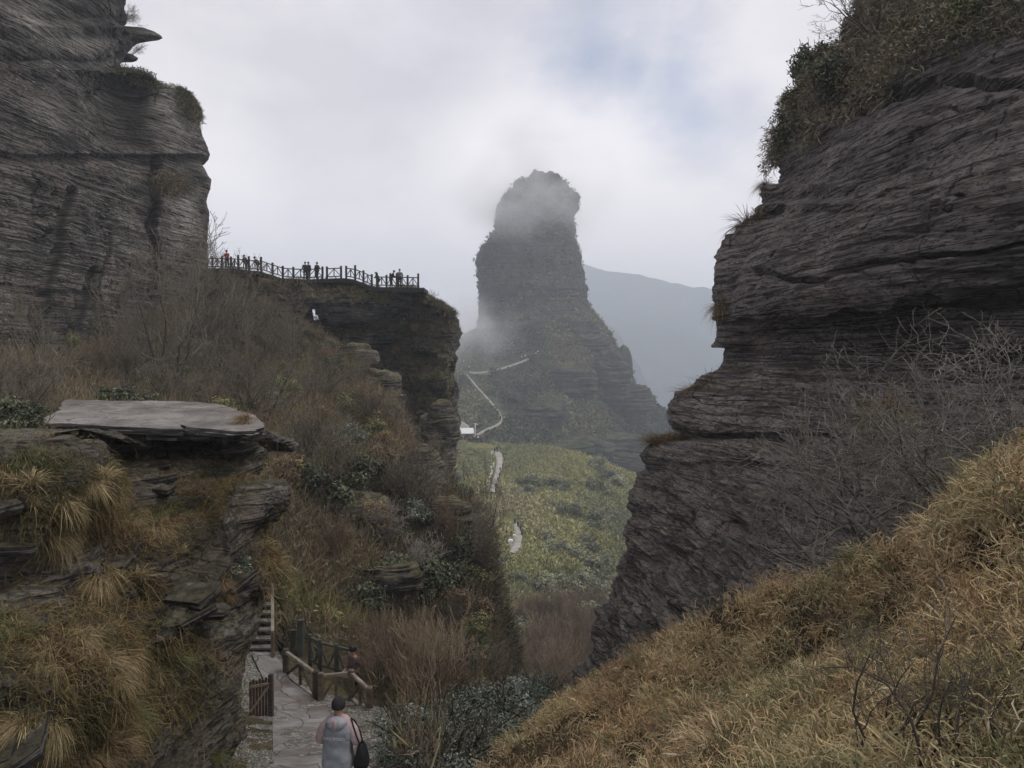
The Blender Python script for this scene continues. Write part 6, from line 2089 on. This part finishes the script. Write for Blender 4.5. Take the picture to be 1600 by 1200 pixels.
def ribbon(name, surf, left, right, lift, mat, n=60, label=None):
    def dens(pts):
        pts = np.array(pts, float)
        t = np.linspace(0, len(pts) - 1, n)
        i = np.arange(len(pts))
        return np.stack([np.interp(t, i, pts[:, 0]), np.interp(t, i, pts[:, 1])], -1)
    Lp, Rp = dens(left), dens(right)
    rowsv = []
    for k in (0, 0.33, 0.67, 1):
        e = Lp * (1 - k) + Rp * k
        rowsv.append(np.array([surf_at(surf, x, y)[0] for x, y in e]))
    v = np.array(rowsv)
    v = smooth2(v, 3, 0, 2)
    zz = v[..., 2].max(0) + lift
    v[..., 2] = zz[None]
    lowv = v.copy()
    lowv[..., 2] -= lift + 1.0
    allv = np.concatenate([lowv[:1], v, lowv[-1:]], 0)
    m = allv.shape[0]
    idx = np.arange(m * n).reshape(m, n)
    q = np.stack([idx[:-1, :-1], idx[1:, :-1], idx[1:, 1:], idx[:-1, 1:]], -1).reshape(-1, 4)
    return tag(mesh_from(name, allv, q, mat, True), kind='structure')


ribbon('trail', G, [(768, 702), (774, 712), (774.5, 725), (769.5, 745), (763.5, 766)], [(780, 704), (785, 714), (783, 732), (779.5, 750), (773, 769)], 0.25, M['pale_stone'])
ribbon('trail', G, [(803, 818), (807, 836), (803, 848), (796, 860)], [(808, 815), (817.5, 833), (816, 848), (808, 864)], 0.2, M['pale_stone'])
ribbon('trail', K, [(732, 577), (745, 579), (762, 577), (790, 570), (815, 562), (836, 553)], [(732, 579), (745, 581), (762, 579), (790, 572), (815, 564), (836, 555)], 0.3, M['pale_stone'])
ribbon('trail', K, [(728, 582), (739, 596), (753, 610), (767, 626), (779, 640), (786, 652), (777, 661), (757, 668), (744, 678)], [(730.5, 582), (741.5, 596), (755.5, 610), (769.5, 626), (781.5, 640), (788.5, 654), (779, 662.5), (759, 670), (746, 680)], 0.3, M['pale_stone'])


def small_post(p, h, w, mat, label, group, head=True):
    s = [np.array([[-1, -1], [1, -1], [1, 1], [-1, 1]]) * w / 2]
    prof = [(0, 1.0), (h * 0.75, 0.9), (h * 0.78, 1.25), (h, 1.1), (h * 1.08, 0.5)]
    v = np.array([[(a * k, b * k, z) for a, b in s[0]] for z, k in prof]).reshape(-1, 3)
    q = []
    for i in range(len(prof) - 1):
        for j in range(4):
            q.append((i * 4 + j, i * 4 + (j + 1) % 4, (i + 1) * 4 + (j + 1) % 4, (i + 1) * 4 + j))
    q.append((16, 17, 18, 19))
    o = mesh_from('trail_post', v, np.array(q), mat, False)
    o.location = Vector([float(x) for x in p])
    return tag(o, label, 'post', group)


for px, py in [(768, 703), (771.5, 722), (768.5, 727), (767, 734), (765.5, 739), (763.5, 744), (762, 751), (760.5, 757)]:
    p, _ = surf_at(G, px, py + 3)
    small_post(p, 0.9, 0.4, M['white_post'], 'white stone post on the left side of the pale trail', 'white posts left of the trail')
for px, py in [(785, 708), (787, 716), (785, 724), (784, 732), (782, 740), (780.5, 748), (777, 758), (775, 765)]:
    p, _ = surf_at(G, px, py + 3)
    small_post(p, 1.1, 0.3, M['dark_post'], 'dark post on the right side of the pale trail', 'dark posts right of the trail')
for px, py in [(806, 813), (811, 818), (815, 824), (818, 832)]:
    p, _ = surf_at(G, px, py + 3)
    small_post(p, 1.1, 0.35, M['dark_post'], 'dark post at the bend of the lower trail', 'dark posts of the lower trail')
p, _ = surf_at(G, 799, 851)
small_post(p, 1.3, 0.75, M['white_post'], 'white square marker where the lower trail disappears', None)
p, _ = surf_at(G, 805, 840)
small_post(p, 1.0, 0.5, M['white_post'], 'small white post left of the lower trail bend', None)

# pavilion
pb = P(725, 689, 242)
W_, D_, H_ = 5.6, 4.0, 2.4
root = empty('pavilion', tuple(float(v) for v in pb), 0.1, 'small pavilion with a white roof at the saddle behind the meadow', 'pavilion')


def box_part(name, c, s, mat, parent, bev=0.0):
    c, s = np.array(c, float), np.array(s, float) / 2
    v = np.array([(x, y, z) for x in (-1, 1) for y in (-1, 1) for z in (-1, 1)]) * s + c
    q = np.array([(0, 1, 3, 2), (4, 6, 7, 5), (0, 4, 5, 1), (2, 3, 7, 6), (0, 2, 6, 4), (1, 5, 7, 3)])
    return mesh_from(name, v, q, mat, False, parent=parent)


box_part('wall', (0, 1.2, H_ / 2), (5.0, 1.8, H_), plain_mat('pav_wall', (0.16, 0.10, 0.09), (0.10, 0.08, 0.07), 1, 0.8), root)
for x in (-2.5, -0.9, 0.8, 2.5):
    box_part('pillar', (x, -1.6, H_ / 2), (0.25, 0.25, H_), M['dark_post'], root)
rv = np.array([(-3.1, -2.2, H_), (3.1, -2.2, H_), (3.1, 2.4, H_ + 1.3), (-3.1, 2.4, H_ + 1.3), (-3.1, -2.2, H_ + 0.2), (3.1, -2.2, H_ + 0.2), (3.1, 2.4, H_ + 1.5), (-3.1, 2.4, H_ + 1.5)])
mesh_from('roof', rv, np.array([(0, 3, 2, 1), (4, 5, 6, 7), (0, 1, 5, 4), (1, 2, 6, 5), (2, 3, 7, 6), (3, 0, 4, 7)]), plain_mat('roof_white', (0.72, 0.71, 0.69), (0.6, 0.59, 0.57), 0.6, 0.6), root) if False else \
    mesh_from('roof', rv, np.array([(0, 3, 2, 1), (4, 5, 6, 7), (0, 1, 5, 4), (1, 2, 6, 5), (2, 3, 7, 6), (3, 0, 4, 7)]), plain_mat('roof_white', (0.72, 0.71, 0.69), (0.6, 0.59, 0.57), 0.6, 0.6), False, parent=root)
hb = P(714, 672, 256)
root = empty('hall', tuple(float(v) for v in hb), 0, 'grey roofed hall half hidden by the dark ridge above the pavilion', 'building')
box_part('wall', (-1, 0, 0.4), (8, 5, 2.0), M['dark_post'], root)
rv = np.array([(-6, -3.4, 1.0), (4.2, -3.4, 1.0), (4.2, 3.4, 1.0), (-6, 3.4, 1.0), (-4.5, 0, 3.6), (0.6, 0, 3.6)])
mesh_from('roof', rv, [np.array([(0, 1, 5, 4), (2, 3, 4, 5), (0, 3, 2, 1)]), np.array([(1, 2, 5), (3, 0, 4)])], plain_mat('roof_grey', (0.30, 0.30, 0.29), (0.22, 0.22, 0.21), 0.5, 0.7), False, parent=root)
fp = P(742.5, 683, 240)
root = empty('flagpole', tuple(float(v) for v in fp), 0, 'thin pale pole standing right of the pavilion', 'pole')
beam(fp, fp + np.array([0, 0, 4.2]), 0.3, 0.3, M['white_post'], 'shaft', root, up=(0, 1, 0))
beam(fp + np.array([-0.3, 0, 4.25]), fp + np.array([0.9, 0, 4.0]), 0.2, 0.25, M['white_post'], 'arm', root)


def tiny_person(J, coat, trous):
    """a small far figure: body, jacket and trousers in one go"""
    root = empty('person')
    skin_mesh('body', {k: v for k, v in J.items() if k in set(sum(([a, b] for a, b in EDG), []))}, EDG, 'pelvis', M['hair'], root, 0)
    nk = np.array(J['neck'][0]); ch = np.array(J['chest'][0])
    J['neckc'] = (tuple(nk * 0.72 + ch * 0.28), 0.075)
    skin_mesh('jacket', grow_r(J, ['pelvis', 'waist', 'chest', 'neckc', 'shl', 'ell', 'wrl', 'shr', 'elr', 'wrr'], 0.035), SLEEVES, 'waist', coat, root, 0)
    skin_mesh('trousers', grow_r(J, ['pelvis', 'hipl', 'kneel', 'anklel', 'hipr', 'kneer', 'ankler'], 0.025), LEGS, 'pelvis', trous, root, 0)
    return root


rc = np.random.default_rng(4)
far_protos = {c: Kind([tiny_person(pose_joints(1.7, 0.05, 'front'), cl[c], cl['black'])]) for c in ('red', 'white', 'black', 'grey', 'navy')}
for i in range(38):
    px = rc.uniform(713, 734) if i % 2 else rc.uniform(734, 753)
    c = ['red', 'white', 'black', 'grey', 'navy', 'white', 'black'][rc.integers(0, 7)]
    if i in (3, 7, 11, 15):
        px, c = rc.uniform(729, 736), 'red'
    base = P(px, rc.uniform(685.5, 691.5), 240 + rc.uniform(-6, 0))
    far_protos[c].place(0, base, 1.0, rc.uniform(0, 6.28), label=f'distant visitor in a {c} jacket in the crowd before the white roofed pavilion', cat='person', group=f'visitors in {c} crowding before the pavilion')
for px, py, c, where in [(822, 557, 'white', 'cluster at the upper end of the pillar trail'), (828, 556, 'white', 'cluster at the upper end of the pillar trail'), (833, 554, 'grey', 'cluster at the upper end of the pillar trail'), (838, 553, 'white', 'cluster at the upper end of the pillar trail'),
                         (842, 550, 'white', 'cluster at the upper end of the pillar trail'), (817, 559, 'white', 'cluster at the upper end of the pillar trail'), (733, 574, 'white', 'bend at the left end of the pillar trail'), (728, 586, 'white', 'bend at the left end of the pillar trail'),
                         (726, 565, 'white', 'bend at the left end of the pillar trail'), (783, 651, 'white', 'bend of the trail above the saddle'), (788, 654, 'white', 'bend of the trail above the saddle'), (776, 640, 'grey', 'trail above the saddle'), (773, 668, 'white', 'trail beside the pavilion'),
                         (765, 672, 'white', 'trail beside the pavilion'), (760, 674, 'white', 'trail beside the pavilion'), (771, 706, 'black', 'top of the meadow trail'), (776, 704, 'black', 'top of the meadow trail')]:
    p, _ = surf_at(G if py > 700 else K, px, py)
    far_protos[c].place(0, p, 1.15, rc.uniform(0, 6), label=f'distant walker in {c} at the {where}', cat='person', group=f'walkers at the {where}')
for k_ in far_protos.values():
    k_.drop_unused()


# ---- drifting mist around the pillar
def mist(name, c, r, dens, nscale, seed):
    m = bpy.data.materials.new(name)
    m.use_nodes = True
    nt = m.node_tree
    nt.nodes.clear()
    out = nt.nodes.new('ShaderNodeOutputMaterial')
    pv = nt.nodes.new('ShaderNodeVolumePrincipled')
    n = NB(nt)
    ln = n.N('ShaderNodeVectorMath')
    ln.operation = 'LENGTH'
    n.L(n.tc, ln.inputs[0])
    fall = n.range(ln.outputs['Value'], 1.0, 0.15)
    no = n.noise(nscale, detail=4, rough=0.55, off=(seed, 0, 0))
    d = n.math('MULTIPLY', n.math('MULTIPLY', fall, n.range(no, 0.40, 0.68)), dens)
    n.L(d, pv.inputs['Density'])
    pv.inputs['Color'].default_value = (0.99, 0.985, 0.99, 1)
    pv.inputs['Anisotropy'].default_value = 0.0
    nt.links.new(pv.outputs[0], out.inputs['Volume'])
    o = blob(name, (0, 0, 0), (1, 1, 1), m, None, 24, 14)
    o.location = Vector([float(v) for v in c])
    o.scale = r
    return tag(o, kind='stuff')


mist('mist', P(722, 560, 372), (38, 44, 44), 0.06, 1.8, 1)
mist('mist', P(834, 292, 380), (50, 34, 42), 0.06, 1.7, 4)

# ================================================================== THE AIR
def haze_box():
    x0, x1, y0, y1, z0, z1 = -3310, 3310, -3310, 3310, -482, 330
    v = [(x, y, z) for x in (x0, x1) for y in (y0, y1) for z in (z0, z1)]
    fs = [(0, 1, 3, 2), (4, 6, 7, 5), (0, 4, 5, 1), (2, 3, 7, 6), (0, 2, 6, 4), (1, 5, 7, 3)]
    m = bpy.data.materials.new('haze_air')
    m.use_nodes = True
    nt = m.node_tree
    nt.nodes.clear()
    out = nt.nodes.new('ShaderNodeOutputMaterial')
    pv = nt.nodes.new('ShaderNodeVolumePrincipled')
    pv.inputs['Color'].default_value = (0.87, 0.935, 1.0, 1)
    pv.inputs['Density'].default_value = 0.00070
    pv.inputs['Anisotropy'].default_value = 0.2
    nt.links.new(pv.outputs[0], out.inputs['Volume'])
    o = mesh_from('haze', np.array(v, float), np.array(fs), m, False)
    tag(o, kind='stuff')


haze_box()
